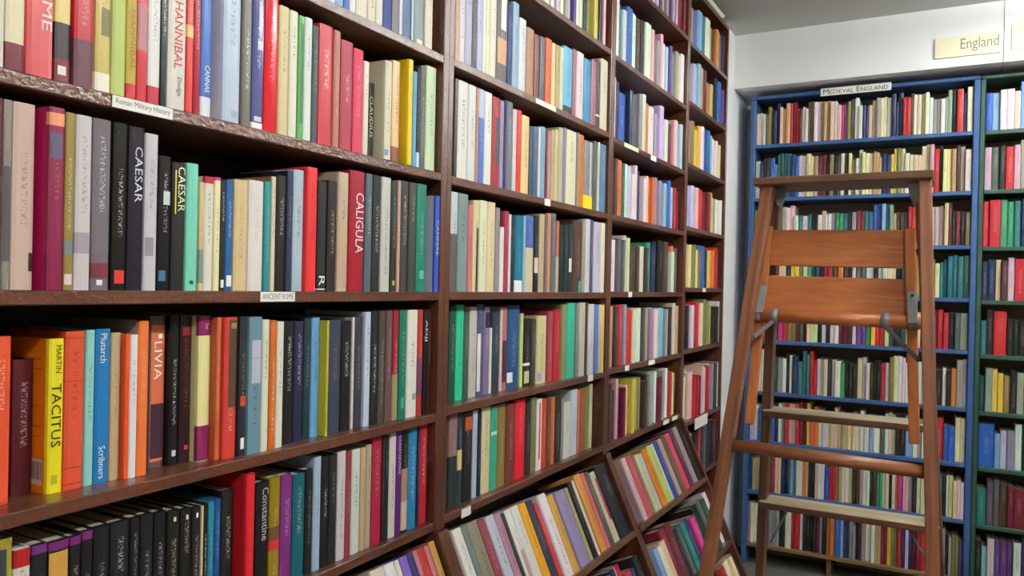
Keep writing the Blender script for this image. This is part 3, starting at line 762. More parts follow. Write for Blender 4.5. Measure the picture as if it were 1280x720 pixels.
  (2.285,2.3199,0.224,0.025,(112,60,42),{}),
  (2.3203,2.35,0.22,0.025,(192,112,60),{}),
  (2.3504,2.3994,0.218,0.025,(50,36,30),{}),
  (2.3998,2.4184,0.209,0.025,(150,148,146),{}),
  (2.4188,2.4767,0.191,0.025,(226,226,216),{}),
  (2.4771,2.5305,0.228,0.025,(216,221,231),{}),
  (2.5309,2.5511,0.224,0.025,(215,130,125),{}),
  (2.5515,2.6004,0.226,0.025,(166,96,56),{}),
  (2.6008,2.6365,0.228,0.025,(142,142,82),{}),
  (2.6369,2.666,0.233,0.025,(211,216,182),{}),
 ]),
]
BIN_ROWS = [
 ('slanted bin', 'nearest bay', [
  (1.3621,1.4095,0.271,0.012,(225,210,190),{}),
  (1.4098,1.4478,0.27,0.012,(232,228,232),{}),
  (1.4482,1.4646,0.269,0.012,(225,218,200),{}),
  (1.4656,1.4975,0.27,0.012,(132,98,188),{}),
  (1.4984,1.5193,0.272,0.012,(50,46,112),{}),
  (1.5197,1.5374,0.271,0.012,(190,120,135),{}),
  (1.5378,1.5657,0.271,0.012,(192,50,40),{}),
  (1.5661,1.5838,0.269,0.012,(205,120,135),{}),
  (1.586,1.612,0.273,0.012,(200,150,80),{}),
 ]),
 ('slanted bin', 'second bay', [
  (1.6926,1.7349,0.275,0.012,(236,232,222),{}),
  (1.7353,1.7586,0.275,0.012,(116,126,126),{}),
  (1.759,1.8137,0.274,0.012,(142,136,112),{}),
  (1.8141,1.8496,0.268,0.012,(152,60,76),{}),
  (1.8536,1.8982,0.268,0.012,(196,200,216),{}),
  (1.8986,1.9348,0.265,0.012,(182,132,152),{}),
  (1.9351,1.9523,0.258,0.012,(50,48,46),{}),
  (1.9546,1.9898,0.261,0.012,(236,231,228),{'b':[(0.45,1.0,(190,150,150),(0.3,0.9))]}),
  (1.9903,2.0358,0.262,0.012,(226,221,216),{}),
  (2.0362,2.0822,0.26,0.012,(236,170,40),{}),
  (2.0826,2.1239,0.256,0.012,(60,56,76),{}),
  (2.1243,2.1493,0.241,0.012,(206,56,60),{}),
  (2.162,2.2141,0.258,0.012,(236,226,231),{}),
  (2.2145,2.258,0.244,0.012,(216,166,80),{}),
  (2.2691,2.3431,0.242,0.012,(150,136,176),{}),
  (2.3434,2.3668,0.241,0.012,(170,165,112),{}),
  (2.3767,2.407,0.253,0.012,(30,28,28),{}),
  (2.4074,2.4249,0.252,0.012,(226,220,205),{}),
  (2.4362,2.487,0.265,0.012,(221,151,70),{}),
  (2.4874,2.5163,0.261,0.012,(226,110,120),{}),
  (2.5166,2.5536,0.257,0.012,(96,90,80),{}),
  (2.554,2.6025,0.249,0.012,(211,201,171),{'b':[(0.1,0.7,(165,50,70),(0.5,0.9))]}),
  (2.6208,2.708,0.261,0.012,(36,36,46),{}),
 ]),
 ('slanted bin', 'third bay', [
  (2.8575,2.9032,0.244,0.012,(226,190,200),{}),
  (2.904,2.967,0.244,0.012,(206,86,90),{}),
  (2.9674,2.9924,0.236,0.012,(130,126,110),{}),
  (2.9928,3.0399,0.232,0.012,(216,206,166),{}),
  (3.0402,3.0718,0.229,0.012,(190,206,216),{}),
  (3.081,3.1424,0.238,0.012,(221,130,30),{}),
  (3.148,3.2119,0.242,0.012,(196,206,110),{}),
  (3.2123,3.2302,0.241,0.012,(230,232,235),{}),
  (3.2337,3.2912,0.243,0.012,(46,80,152),{}),
  (3.2955,3.345,0.246,0.012,(190,160,155),{}),
  (3.351,3.4021,0.251,0.012,(100,86,60),{}),
  (3.4047,3.4681,0.253,0.012,(212,70,92),{}),
  (3.4729,3.5275,0.256,0.012,(86,40,66),{}),
  (3.538,3.5946,0.264,0.012,(166,141,146),{}),
  (3.6015,3.672,0.27,0.012,(28,27,28),{}),
 ]),
]
PALETTE = {'w': (228, 225, 216), 'c': (226, 213, 172), 't': (192, 162, 118), 'k': (34, 32, 32), 'd': (74, 50, 44), 'g': (152, 152, 147), 'G': (82, 84, 86), 'n': (36, 46, 88), 'b': (48, 92, 168), 'l': (138, 178, 212), 'e': (42, 112, 118), 'f': (42, 77, 62), 'v': (62, 152, 102), 'y': (217, 197, 82), 'o': (217, 122, 57), 'r': (187, 42, 47), 'm': (112, 32, 47), 'p': (222, 178, 182), 'h': (202, 52, 122), 'u': (97, 62, 127), 'a': (158, 140, 158), 'q': (197, 192, 217), 's': (132, 122, 72)}
FAR_LEFT = [(2.527, 2.63, 2.7, 'cgw', 0.2, 0.25, 2.0), (2.527, 1.68, 2.7, 'wcgwqwcgblwqwcgtwqwgwvqwgquwcnlksyskpm', 0.2, 0.245, 0), (2.855, 2.76, 3.67, 'wgqwklgpwtgcwgqwqkgsgwuqbpmmmm', 0.18, 0.235, 0), (2.5235, 2.765, 3.665, 'w2eqb3wwdkw2pwgpwqnuggpw2', 0.19, 0.25, 0), (2.214, 2.765, 3.665, 'wnb3nGngcot w3aqbwmmplq', 0.18, 0.24, 0), (1.925, 2.765, 3.665, 'gdo2fwqwwenwcooagcglbbqf2rm', 0.18, 0.23, 0), (1.633, 2.765, 3.665, 'gw2GGccdddcdvnnnkdddwoGG', 0.185, 0.235, 0), (1.3415, 2.765, 3.665, 'ctdrrarrcwwGtgawwlllgedct', 0.2, 0.24, 0), (1.0545, 2.765, 3.665, 'sdtdpumcoyytsdkglewm4awwrycd', 0.19, 0.235, 0), (2.847, 3.725, 4.43, 'gGallewwtdotuk', 0.18, 0.23, 0), (2.561, 3.725, 4.43, 'cwqlltdotskblu', 0.17, 0.23, 0), (2.26, 3.725, 4.43, 'tgsyywbbblwwcd', 0.17, 0.23, 0), (1.954, 3.725, 4.43, 'uqqprrrmmycgww', 0.17, 0.24, 0), (1.656, 3.725, 4.43, 'ctcscsb4nyorrd', 0.18, 0.23, 0), (1.353, 3.725, 4.43, 'mmkwkrrcssvykkw', 0.2, 0.245, 0), (0.9925, 3.725, 4.43, 'kcwgwpprrmmppcrrwgffw', 0.2, 0.26, 0), (0.69, 3.725, 4.43, 'mmddtwkkkrGkdnkmk', 0.2, 0.245, 0)]
BLUE_ROWS = ['wwpGsdnncctrmrmwwsGwwsttcwphgsGwwnnccgccwnnnrrdwcswwggwggkr2nw2', 'w2nGkb2lefeenbqw2cctmm2kskGwfcswpccw2ttcnnyyscwcccccpr2kcctdgw2', 'scGkyykswwwwew2ekkwpwwgvvefamm ebbblegtddG rr2o hh2ppg2cdkmks', 'wbnrr2cc2nyyscvennrrdoddwGGwwkwwcwkkscsek sceeeeef', 'pprh2nhrssdGmcc3kwkwwmmdwuuvyrrcGkfww2cmmmrrkGg2', 'sw3wcvefgwkcn2eeerrwcckww2vkkkcww dkkrwscwwwGwwcysk2wkog2w', 'qwb2l2b2nwgrpprmmyoocwcccctccwwwlw2Gwcckkl2wpwwrr3bb2cc', 'btctr3mqrccnnGlewwotkkpwwb2rrttcwcksgwwkdvvwckwo h3ppgkcc2kksmekwccww', 'qww2lr2ugggkf w2rr2wkkkkmqkoo2b2lnnggkdaw2wttmmyssr2nqn mmr2ww sskgkgssu2']
GREEN_ROWS = ['blwwclgmwccyywcttkkrwcwgnwbcwts', 'pGkr2pgn2kkwcsdmwrtgcwkbvtwcgkdwrs', 'rr2vvenb2qgsdwcmrknwgtcbwlewrcktwq', 'nncdpr3rssvygkrtwcbnmdwcgwrkvbtcwle', 'ekr4kkkkw3qcmrdwkbsgtcwnrmwdkgctwvb', 'fgyyskgaar2oppmwckdgtwrmnbcwesvkwgtc', 'b3lqawkwoccmrwkstdgcwnblwremkctgws', 'e2GGdmm2aawcwwsskkgrdtcwbnmwrgckest', 'klwuuuwnnepebgwcmrkdtswcgnrbwlkmtcw']

# ------------------------------------------------------------------ books
def contrast(rgb):
    l = 0.3 * rgb[0] + 0.59 * rgb[1] + 0.11 * rgb[2]
    return tuple(v * 0.35 for v in rgb) if l > 135 else tuple(140 + v * 0.4 for v in rgb)
DEPTH = 0.165
def cover_profile(wd, dp, th, ro):
    """outline of a cover seen from above: boards and rounded spine (front at x=0), then the inside"""
    out = [(-dp, 0.0), (-ro * 1.3, 0.0), (-ro * 0.35, wd * 0.05), (-ro * 0.06, wd * 0.2), (0.0, wd * 0.5), (-ro * 0.06, wd * 0.8), (-ro * 0.35, wd * 0.95), (-ro * 1.3, wd), (-dp, wd)]
    inn = [(-dp, wd - th), (-ro * 1.3 - th, wd - th), (-ro * 1.3 - th, th), (-dp, th)]
    return out, inn
def book_mesh(wd, ht, dp, spine, boards, ink, seed, gloss, letters):
    ro = min(0.006, wd * 0.28)
    th = min(0.0022, wd * 0.2)
    out, inn = cover_profile(wd, dp, th, ro)
    pts = out + inn
    n = len(pts)
    vs_, cols, uvs = [], [], []
    fs, fc = [], []
    # separate vertices per strip keep spine and boards crisp in colour
    def strip(idx, col, is_spine):
        b0 = len(vs_)
        for i in idx:
            for z in (0.0, ht):
                vs_.append((pts[i][0], pts[i][1], z))
                cols.append(col)
                uvs.append((pts[i][1] / wd, z / ht) if is_spine and letters else (-1.0, -1.0))
        for k in range(len(idx) - 1):
            a = b0 + 2 * k
            fs.append((a, a + 2, a + 3, a + 1))
    strip([1, 2, 3, 4, 5, 6, 7], spine, True)
    strip([0, 1], boards, False)
    strip([7, 8], boards, False)
    strip([8, 9, 10, 11, 12, 0], tuple(v * 0.9 for v in boards), False)
    for z in (0.0, ht):
        b0 = len(vs_)
        for i in range(n):
            vs_.append((pts[i][0], pts[i][1], z))
            cols.append(boards if i not in (2, 3, 4, 5, 6) else spine)
            uvs.append((-1.0, -1.0))
        for q in ((0, 1, 11, 12), (1, 2, 3, 4, 5, 6, 7, 10, 11), (7, 8, 9, 10)):
            fs.append(tuple(b0 + i for i in (q if z > 0 else reversed(q))))
    return vs_, fs, cols, uvs
def finish_book_mesh(name, vs_, fs, cols, uvs, inks, seeds, glosses):
    me = bpy.data.meshes.new(name)
    me.from_pydata(vs_, [], fs)
    color_attr(me, 'tint', cols)
    color_attr(me, 'ink', inks)
    for nm, vals in (('seed', seeds), ('gloss', glosses)):
        a = me.attributes.new(nm, 'FLOAT', 'POINT')
        a.data.foreach_set('value', vals)
    uvl = me.uv_layers.new(name='UVMap')
    li = [0] * len(me.loops)
    me.loops.foreach_get('vertex_index', li)
    flat = []
    for i in li:
        flat += uvs[i]
    uvl.data.foreach_set('uv', flat)
    return me
def spine_patch(name, wd, z0, z1, u0, u1, rgb, parent, off=0.0004):
    """a printed panel on the spine, following its rounding"""
    ro = min(0.006, wd * 0.28)
    kn = [(0.05, -ro * 0.35), (0.2, -ro * 0.06), (0.5, 0.0), (0.8, -ro * 0.06), (0.95, -ro * 0.35)]
    full = u0 <= 0.01 and u1 >= 0.99
    if full:
        kn = [(0.0, -ro * 1.3)] + kn + [(1.0, -ro * 1.3)]
        uu = [k[0] for k in kn]
    else:
        u0, u1 = max(u0, 0.05), min(u1, 0.95)
        uu = [u0] + [k[0] for k in kn if u0 < k[0] < u1] + [u1]
    def xa(u):
        for a, b in zip(kn, kn[1:]):
            if a[0] <= u <= b[0]:
                return a[1] + (b[1] - a[1]) * (u - a[0]) / (b[0] - a[0])
        return kn[-1][1]
    vs_, fs = [], []
    for u in uu:
        y = wd * u
        if full:
            y += off * (1 if u == 1.0 else -1 if u == 0.0 else 0) * 0.4
        for z in (z0, z1):
            vs_.append((xa(u) + off, y, z))
    for k in range(len(uu) - 1):
        fs.append((2 * k, 2 * k + 2, 2 * k + 3, 2 * k + 1))
    me = bpy.data.meshes.new(name)
    me.from_pydata(vs_, [], fs)
    color_attr(me, 'tint', [L3(rgb)] * len(vs_))
    o = link(name, me, M['ink'])
    o.parent = parent
    return o
NAMED = [('white', (235, 234, 230)), ('cream', (234, 226, 190)), ('tan', (205, 178, 135)), ('black', (26, 25, 27)), ('charcoal', (62, 60, 62)), ('grey', (140, 140, 138)), ('pale grey', (206, 206, 202)),
 ('navy', (36, 44, 90)), ('blue', (45, 100, 170)), ('bright blue', (80, 120, 205)), ('light blue', (150, 190, 220)), ('pale blue', (200, 214, 232)), ('slate', (95, 108, 120)), ('teal', (25, 125, 130)), ('dark green', (30, 62, 55)),
 ('green', (30, 125, 95)), ('bright green', (55, 195, 150)), ('mint', (140, 216, 196)), ('pale green', (205, 222, 190)), ('lime', (195, 208, 120)), ('yellow', (240, 222, 60)), ('gold', (225, 175, 80)), ('peach', (242, 208, 160)), ('orange', (230, 115, 50)),
 ('red', (215, 48, 52)), ('crimson', (172, 34, 58)), ('maroon', (105, 32, 46)), ('rose', (200, 95, 105)), ('pink', (225, 130, 140)), ('hot pink', (226, 62, 100)), ('pale pink', (232, 215, 218)), ('purple', (125, 60, 130)), ('mauve', (152, 130, 152)),
 ('lavender', (205, 202, 226)), ('brown', (115, 68, 50)), ('dark brown', (66, 48, 40)), ('olive', (145, 130, 65)), ('leaf green', (92, 172, 82)), ('beige', (212, 186, 168)), ('grey-brown', (125, 110, 100))]
def colour_name(rgb):
    return min(NAMED, key=lambda q: sum((a - b) ** 2 for a, b in zip(q[1], rgb)))[0]
ORD = ['', 'first', 'second', 'third', 'fourth', 'fifth', 'sixth', 'seventh', 'eighth', 'ninth', 'tenth', 'eleventh', 'twelfth', 'thirteenth', 'fourteenth']
def row_labels(books, where):
    names = []
    for b in books:
        nm = colour_name(b[4])
        bands = [q for q in b[5].get('b', []) if q[3][0] <= 0.01 and q[3][1] >= 0.99]
        if bands:
            bn = max(bands, key=lambda q: q[1] - q[0])
            side = 'top' if bn[0] < 0.05 else 'foot' if bn[1] > 0.9 else 'middle'
            other = colour_name(bn[2])
            if other != nm:
                nm = nm + ' book with ' + other + ' ' + side
            else:
                nm = nm + ' book'
        else:
            nm = nm + ' book'
            big = [q for q in b[5].get('t', []) if q[4] * (q[2] - q[1]) > 0.12]
            if big:
                nm += ' with large ' + colour_name(big[0][5]) + ' title'
        names.append(nm)
    res = []
    cnt = {}
    for i, nm in enumerate(names):
        cnt[nm] = cnt.get(nm, 0) + 1
        if names.count(nm) == 1:
            res.append(f'{nm}, {where}')
            continue
        l = colour_name(books[i - 1][4]) if i else None
        r = colour_name(books[i + 1][4]) if i + 1 < len(books) else None
        same = 0
        for j, n2 in enumerate(names):
            if n2 == nm:
                l2 = colour_name(books[j - 1][4]) if j else None
                r2 = colour_name(books[j + 1][4]) if j + 1 < len(books) else None
                same += (l2, r2) == (l, r)
        base = nm.split(' with ')[0] if len(nm.split()) > 5 else nm
        if same == 1 and l and r and base == nm and len(nm.split()) < 5:
            res.append(f'{nm} between {l} and {r} ones, {where}')
        else:
            res.append(f'{ORD[cnt[nm]]} {nm} from the left, {where}')
    return res
rnd = random.Random(4)
def make_book(y0, y1, ht, sb, rgb, opt, k, place, label, group):
    wd = y1 - y0
    dp = DEPTH + rnd.uniform(-0.02, 0.025)
    if ht < 0.2: dp -= 0.02
    spine = L3(rgb, k)
    boards = L3(opt['S'], k) if 'S' in opt else tuple(v * 0.97 for v in spine)
    ink = L3(opt['k'] if 'k' in opt else contrast(rgb), k)
    sd = rnd.random()
    legible = bool(opt.get('t')) or bool(opt.get('bar'))
    v, f, c, uv = book_mesh(wd, ht, dp, spine, boards, ink, sd, 0, not legible)
    gl = 1.0 if opt.get('g') else 0.0
    me = finish_book_mesh('cover', v, f, c, uv, [ink] * len(v), [sd] * len(v), [gl] * len(v))
    o = empty('book', (0, 0, 0), label, 'book', group)
    o.matrix_basis = place
    cv = link('cover', me, M['cover'])
    cv.parent = o
    # page block, a little lower than the boards
    th = min(0.0022, wd * 0.2) + 0.0002
    ro = min(0.006, wd * 0.28)
    inset = rnd.choice((0.0006, 0.0008, 0.003))
    x0, x1 = -dp + 0.004, -ro * 1.3 - min(0.0022, wd * 0.2) - 0.0003
    pm = box_mesh('page_block', x1 - x0, wd - 2 * th, ht - 2 * inset)
    pb = link('page_block', pm, M['pages'])
    pb.parent = o
    pb.location = ((x0 + x1) / 2, wd / 2, ht / 2)
    for i, (a, b, col, (u0, u1)) in enumerate(opt.get('b', [])):
        spine_patch('spine_band', wd, ht * (1 - b), ht * (1 - a), u0, u1, col, o, 0.0003 + 0.0002 * i)
    for s, a, b, uc, us, col in opt.get('t', []):
        lh = wd * us
        nb = len(opt.get('b', []))
        lettering('spine_title', s, (0.0006 + 0.0002 * nb, wd * uc - lh / 2, ht * (1 - a)), (0, 0, -ht * (b - a)), (0, lh, 0), col, o)
    if opt.get('bar'):
        # price sticker and bar code on the back cover
        def panel(name, xa, xb, za, zb, rgb_, off):
            m_ = bpy.data.meshes.new(name)
            m_.from_pydata([(xa, -off, za), (xb, -off, za), (xb, -off, zb), (xa, -off, zb)], [], [(0, 1, 2, 3)])
            color_attr(m_, 'tint', [L3(rgb_)] * 4)
            q = link(name, m_, M['ink']); q.parent = o
        panel('barcode_panel', -0.045, -0.012, 0.012, 0.05, (215, 200, 185), 0.0003)
        for j in range(11):
            xa = -0.043 + j * 0.0027
            panel('barcode_bar', xa, xa + rnd.choice((0.0008, 0.0014)), 0.02, 0.046, (50, 40, 40), 0.0005)
        for j, (za, zb) in enumerate(((0.2, 0.197), (0.185, 0.183), (0.13, 0.128), (0.1, 0.098), (0.085, 0.083))):
            panel('blurb_line', -0.06, -0.02 + 0.004 * (j % 2), zb, za, (200, 90, 20), 0.0003)
    return o
KROW = {}
for rname, bay, z, books in SHELF_ROWS:
    labs = row_labels(books, f'{rname}, {bay}'.replace('bay', 'bookcase'))
    for b, lab in zip(books, labs):
        y0, y1, ht, sb, rgb, opt = b
        make_book(y0, y1, ht, sb, rgb, opt, KROW.get((bay, rname), 0.86), Matrix.Translation((-sb, y0, z + 0.0002)), lab, f'books in the {rname} of the {bay}')
BROT = Matrix.Rotation(-BA, 4, 'Y')
for rname, bay, books in BIN_ROWS:
    labs = row_labels(books, f'{rname}, {bay}'.replace('bay', 'bookcase'))
    for b, lab in zip(books, labs):
        y0, y1, ht, sb, rgb, opt = b
        q = BP + BT * (BIN_LEDGES[0] - 0.0003) + BN * (-sb)
        make_book(y0, y1, ht, sb, rgb, opt, 0.86, Matrix.Translation((q.x, y0, q.z)) @ BROT, lab, f'books in the {rname} under the {bay}')

# the countless far books: one mesh
SV, SF, SC, SU, SI, SS, SG = [], [], [], [], [], [], []
PV, PF = [], []
def add_far(mw, wd, ht, rgb):
    sd = rnd.random()
    c = L3(tuple(max(0, min(255, v * rnd.uniform(0.9, 1.08) + rnd.uniform(-6, 6))) for v in rgb), 1.05)
    ink = L3(contrast(rgb))
    v, f, cc, uv = book_mesh(wd, ht, DEPTH + rnd.uniform(-0.03, 0.02), c, c, ink, sd, 0, True)
    b0 = len(SV)
    SV.extend([tuple(mw @ Vector(q)) for q in v])
    SF.extend([tuple(i + b0 for i in q) for q in f])
    SC.extend(cc); SU.extend(uv)
    SI.extend([ink] * len(v)); SS.extend([sd] * len(v)); SG.extend([0.0] * len(v))
    b0 = len(PV)
    th = min(0.0022, wd * 0.2) + 0.0002
    x0, x1 = -DEPTH + 0.036, -min(0.006, wd * 0.28) * 1.3 - 0.003
    for z in (0.001, ht - 0.0015):
        for x, y in ((x0, th), (x1, th), (x1, wd - th), (x0, wd - th)):
            PV.append(tuple(mw @ Vector((x, y, z))))
    PF.extend([tuple(i + b0 for i in q) for q in ((3, 2, 1, 0), (4, 5, 6, 7), (0, 1, 5, 4), (1, 2, 6, 5), (2, 3, 7, 6), (3, 0, 4, 7))])
def letters_to_list(s):
    out = []
    for ch in s.replace(' ', ''):
        if ch.isdigit():
            out[-1][1] *= (1 + 0.5 * (int(ch) - 1))
        else:
            out.append([ch, 1.0])
    return out
def far_row(s, a0, a1, hlo, hhi, place, reverse=False):
    items = letters_to_list(s)
    for it in items:
        it[1] *= rnd.uniform(0.75, 1.25)
    tot = sum(i[1] for i in items)
    a = a0
    base = rnd.uniform(hlo, hhi)
    for ch, wgt in items:
        wd = wgt / tot * (a1 - a0)
        if rnd.random() < 0.45:
            base = rnd.uniform(hlo, hhi)
        ht = max(hlo, min(hhi, base + rnd.uniform(-0.006, 0.006)))
        add_far(place(a, rnd.uniform(0.004, 0.03)), wd - 0.0004, ht, PALETTE[ch])
        a += wd
for z, a0, a1, s, hlo, hhi, fl in FAR_LEFT:
    if fl: continue
    far_row(s, a0, a1, hlo, hhi, lambda a, sb, z=z: Matrix.Translation((-sb, a, z + 0.0005)))
RB = Matrix.Rotation(-math.pi / 2, 4, 'Z')      # spines towards the viewer: book front (+x) looks to -y, width runs along +x
for rows, zs, x0, x1 in ((BLUE_ROWS, BZ, 0.0765, 1.207), (GREEN_ROWS, GZ, 1.265, 2.32)):
    for i, (s, z) in enumerate(zip(rows, zs)):
        ztop = (2.796 if i == 0 else zs[i - 1] - 0.011)
        gap = ztop - (z + 0.011)
        def place(a, sb, z=z):
            return Matrix.Translation((a, 4.845 + sb, z + 0.0115)) @ RB
        far_row(s, x0, x1, gap * 0.66, gap * 0.9, place)
BINFAR = {(0, 1): 'cwgksuwtnrw', (0, 2): 'kGnwrsdkgtw', (1, 1): 'wckrgnbpwtghuGkgqnqrr2nk', (1, 2): 'kcrwGnbskwdtrmkcgwnbk', (2, 1): 'qlwcmm2kGenhGkGffw', (2, 2): 'kdwGrncyrwskmrrcck'}
for (bay, lv), s in BINFAR.items():
    y0, y1 = ((0.575, 1.61), (1.668, 2.705), (2.763, 3.67))[bay]
    def place(a, sb, lv=lv):
        q = BP + BT * (BIN_LEDGES[lv] - 0.0005) + BN * (-sb)
        return Matrix.Translation((q.x, a, q.z)) @ BROT
    far_row(s * (1 if bay else 3), y0, y1, 0.19, 0.25, place)
me = finish_book_mesh('books', SV, SF, SC, SU, SI, SS, SG)
fo = link('books', me, M['cover'])
tag(fo, 'packed rows of small far books filling the distant shelves and lower bins', 'books', kind='stuff')
pme = bpy.data.meshes.new('page_blocks')
pme.from_pydata(PV, [], PF)
po = link('page_blocks', pme, M['pages'])
po.parent = fo
tag(po, kind='stuff')

# ------------------------------------------------------------------ shelf cards and signs
def edge_card(y0, y1, z0, z1, label, text=None, mat='card', bold=0.0, x=0.0):
    o = box('shelf_label', x, x + 0.0012, y0, y1, z0, z1, M[mat], None, 0.0)
    tag(o, label, 'shelf label', 'paper labels on the shelf edges')
    if text:
        wd, ht = y1 - y0, z1 - z0
        lettering('lettering', text, (0.0009, -wd * 0.45, -ht * 0.28), (0, wd * 0.9, 0), (0, 0, ht * 0.6), (90, 88, 86), o, bold=bold)
    return o
edge_card(0.737, 0.842, 1.9045, 1.9225, 'white printed paper label on the shelf edge above the middle row, nearest bookcase', 'Roman Military History')
edge_card(1.035, 1.122, 1.6095, 1.6275, 'white printed paper label on the shelf edge below the middle row, nearest bookcase', 'ANCIENT ROME')
edge_card(1.74, 1.785, 1.035, 1.058, 'small white tag on the lowest shelf edge of the second bookcase', None)
edge_card(2.555, 2.60, 1.314, 1.337, 'small white tag under the yellow-gold book at the right of the second bookcase', None)
edge_card(2.185, 2.225, 1.901, 1.922, 'small white tag on the shelf edge above the middle row, second bookcase', None)
edge_card(2.11, 2.25, 2.2035, 2.219, 'long pale paper strip on the shelf edge below the top row, second bookcase', None)
edge_card(2.86, 3.02, 2.195, 2.211, 'long yellowish paper strip on a shelf edge of the third bookcase', None, 'cream_card')
edge_card(3.17, 3.24, 2.19, 2.212, 'small white paper tag beside the yellowish strip, third bookcase', None)
edge_card(2.94, 2.98, 1.612, 1.633, 'small white tag at eye level on the third bookcase', None)
edge_card(2.92, 2.965, 1.32, 1.341, 'small white tag below red books on the third bookcase', None)
edge_card(3.2, 3.28, 1.321, 1.341, 'yellowish paper tag on the shelf edge below grey books, third bookcase', None, 'cream_card')
edge_card(3.42, 3.50, 1.034, 1.053, 'left one of two pale tags on the lowest shelf of the third bookcase', None, 'cream_card')
edge_card(3.55, 3.63, 1.034, 1.053, 'right one of two pale tags on the lowest shelf of the third bookcase', None, 'cream_card')
edge_card(4.02, 4.08, 1.635, 1.656, 'small white tag at eye level on the narrow far bookcase', None)
edge_card(3.93, 4.17, 0.935, 0.992, 'large white paper label low on the narrow far bookcase', None)

def wall_sign(name, x0, x1, z0, z1, y, th, mat, label):
    o = box(name, x0, x1, y - th, y, z0, z1, M[mat], None, 0.0008)
    return tag(o, label, 'sign')
s = wall_sign('section_sign', 0.440, 0.810, 2.782, 2.826, 4.8385, 0.002, 'card', 'white MEDIEVAL ENGLAND section sign on top of the blue bookcase')
lettering('lettering', 'Medieval England', (-0.17, -0.0016, -0.014), (0.34, 0, 0), (0, 0, 0.029), (35, 33, 33), s, small_caps=True, res=3)
s = wall_sign('section_sign', 1.021, 1.323, 2.903, 3.010, 4.7485, 0.008, 'cream_card', 'cream board with thin grey word England on the white wall')
lettering('lettering', 'England', (-0.032, -0.0046, -0.034), (0.172, 0, 0), (0, 0, 0.072), (140, 138, 126), s, res=3)
s = wall_sign('section_sign', 1.367, 1.42, 2.908, 3.035, 4.7445, 0.004, 'cream_card', 'small blank cream card at the right end of the white wall')

# ------------------------------------------------------------------ wooden step ladder
LD = empty('step_ladder', (0.80, 2.47, 0), 'tall reddish-brown wooden step ladder with orange slatted flap before the blue bookcase', 'ladder')
def lerp(a, b, t):
    return tuple(a[i] + (b[i] - a[i]) * t for i in range(3))
def at_z(a, b, z):
    return lerp(a, b, (z - a[2]) / (b[2] - a[2]))
# near support legs
NL = ((0.6395, 2.372, 1.954), (0.4477, 2.033, 0.0))
NR = ((1.0455, 2.372, 1.954), (1.1250, 2.033, 0.0))
for a, b in (NL, NR):
    bar('leg', a, b, 0.031, 0.05, M['ladder'], LD)
# far stiles carrying the treads
SL = ((0.648, 2.45, 1.954), (0.520, 2.936, 0.0))
SR = ((1.030, 2.45, 1.954), (1.150, 2.936, 0.0))
for a, b in (SL, SR):
    bar('stile', a, b, 0.026, 0.06, M['ladder_dark'], LD)
for z in (1.585, 1.272, 0.962, 0.645, 0.325):
    a, b = at_z(*SL, z), at_z(*SR, z)
    y = a[1]
    tr = box('tread', a[0] - 0.008, b[0] + 0.008, y - 0.055, y + 0.05, z - 0.024, z, M['ladder_dark'], LD, 0.004)
    tr.data.materials.append(M['tread'])
    for f_ in tr.data.polygons:
        if f_.normal.z > 0.5:
            f_.material_index = 1
# top cap
box('top_cap', 0.602, 1.065, 2.33, 2.535, 1.9545, 1.9765, M['ladder_dark'], LD, 0.003)
# round cross brace of the near legs
a, b = at_z(*NL, 1.212), at_z(*NR, 1.200)
rod('cross_brace', (a[0] + 0.012, a[1], a[2]), (b[0] - 0.012, b[1], b[2]), 0.0175, M['ladder'], LD, 16)
a, b = at_z(*NL, 0.45), at_z(*NR, 0.44)
rod('cross_brace', (a[0] + 0.012, a[1], a[2]), (b[0] - 0.012, b[1], b[2]), 0.0175, M['ladder'], LD, 16)
# hinged orange flap: two strips, two boards, a round nosing
FLN = (0, 1, 0)
bar('flap_strip', (0.631, 2.424, 1.842), (0.600, 2.372, 1.254), 0.027, 0.02, M['ladder_orange'], LD)
bar('flap_strip', (1.010, 2.422, 1.828), (1.034, 2.372, 1.246), 0.027, 0.02, M['ladder_orange'], LD)
def board(name, x0, x1, z0, z1, tilt):
    zc = (z0 + z1) / 2
    yc = 2.424 - (1.842 - zc) * 0.0884 + 0.017
    me = box_mesh(name, x1 - x0, 0.014, z1 - z0, 0.002, 1)
    mw = Matrix.Translation(((x0 + x1) / 2, yc, zc)) @ Matrix.Rotation(tilt, 4, 'Y') @ Matrix.Rotation(R(-5), 4, 'X')
    link(name, me, M['ladder_orange'], LD, mw)
board('flap_board', 0.612, 1.022, 1.722, 1.829, R(0.9))
board('flap_board', 0.606, 1.026, 1.578, 1.692, R(0.9))
rod('flap_nosing', (0.586, 2.386, 1.577), (1.046, 2.386, 1.573), 0.0195, M['ladder_orange'], LD, 18)
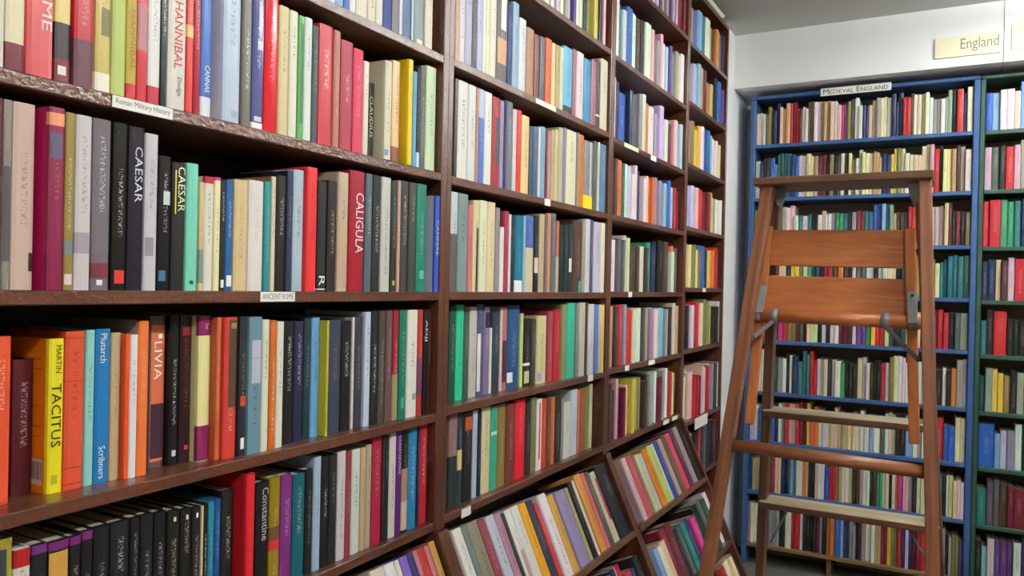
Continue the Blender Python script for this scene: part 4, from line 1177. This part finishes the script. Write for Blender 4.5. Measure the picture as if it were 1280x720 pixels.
# steel fittings
def plate(name, p0, p1, w_, th, parent=LD, side=(1, 0, 0)):
    return bar(name, p0, p1, w_, th, M['dark_steel' if name == 'brace' else 'metal'], parent, side, 0.0012, 1)
pl = plate('bracket', (0.627, 2.396, 1.664), (0.620, 2.362, 1.585), 0.022, 0.004)
pl = plate('bracket', (1.019, 2.396, 1.655), (1.024, 2.362, 1.57), 0.024, 0.004)
for z in (1.645, 1.612):
    rod('screw', (1.020, 2.389, z), (1.020, 2.383, z), 0.0042, M['back'], pl, 8)
rod('strap', (0.603, 2.386, 1.577), (0.624, 2.386, 1.577), 0.0212, M['metal'], LD, 18)
rod('strap', (1.013, 2.386, 1.573), (1.038, 2.386, 1.573), 0.0212, M['metal'], LD, 18)
rod('strap', (0.652, 2.386, 1.5765), (0.672, 2.386, 1.5765), 0.0215, M['metal'], LD, 18)
rod('strap', (0.945, 2.386, 1.574), (0.967, 2.386, 1.574), 0.0215, M['metal'], LD, 18)
a = at_z(*NL, 1.515)
plate('brace', (0.662, 2.366, 1.562), (a[0] + 0.022, a[1] + 0.015, 1.515), 0.004, 0.013, LD, (0, 1, 0))
a = at_z(*NR, 1.475)
plate('brace', (0.956, 2.366, 1.560), (a[0] - 0.022, a[1] + 0.015, 1.475), 0.004, 0.013, LD, (0, 1, 0))
me = prism_mesh('hinge_plate', [(0.640, 1.953), (0.682, 1.953), (0.676, 1.915), (0.668, 1.892), (0.655, 1.905)], 2.418, 2.421)
link('hinge_plate', me, M['metal'], LD)
me = prism_mesh('hinge_plate', [(1.000, 1.953), (1.035, 1.953), (1.030, 1.905), (1.018, 1.892), (1.008, 1.915)], 2.418, 2.421)
link('hinge_plate', me, M['metal'], LD)
for a, b in (((0.655, 2.70, 0.92), (0.60, 2.74, 0.80)), ((1.02, 2.70, 0.92), (1.085, 2.74, 0.80))):
    rod('tread_stay', a, b, 0.0035, M['metal'], LD, 8)

# a curled sheet of paper left on top of the narrow far bookcase
cs = [(-0.10, 3.1322), (-0.06, 3.1325), (-0.03, 3.136), (-0.008, 3.144), (0.004, 3.156)]
pts = cs + [(x - 0.0006, z + 0.0012) for x, z in reversed(cs)]
me = prism_mesh('paper_sheet', pts, 4.02, 4.34)
sh = link('paper_sheet', me, M['card'])
tag(sh, 'curled white paper sheet on top of the narrow far bookcase', 'paper')
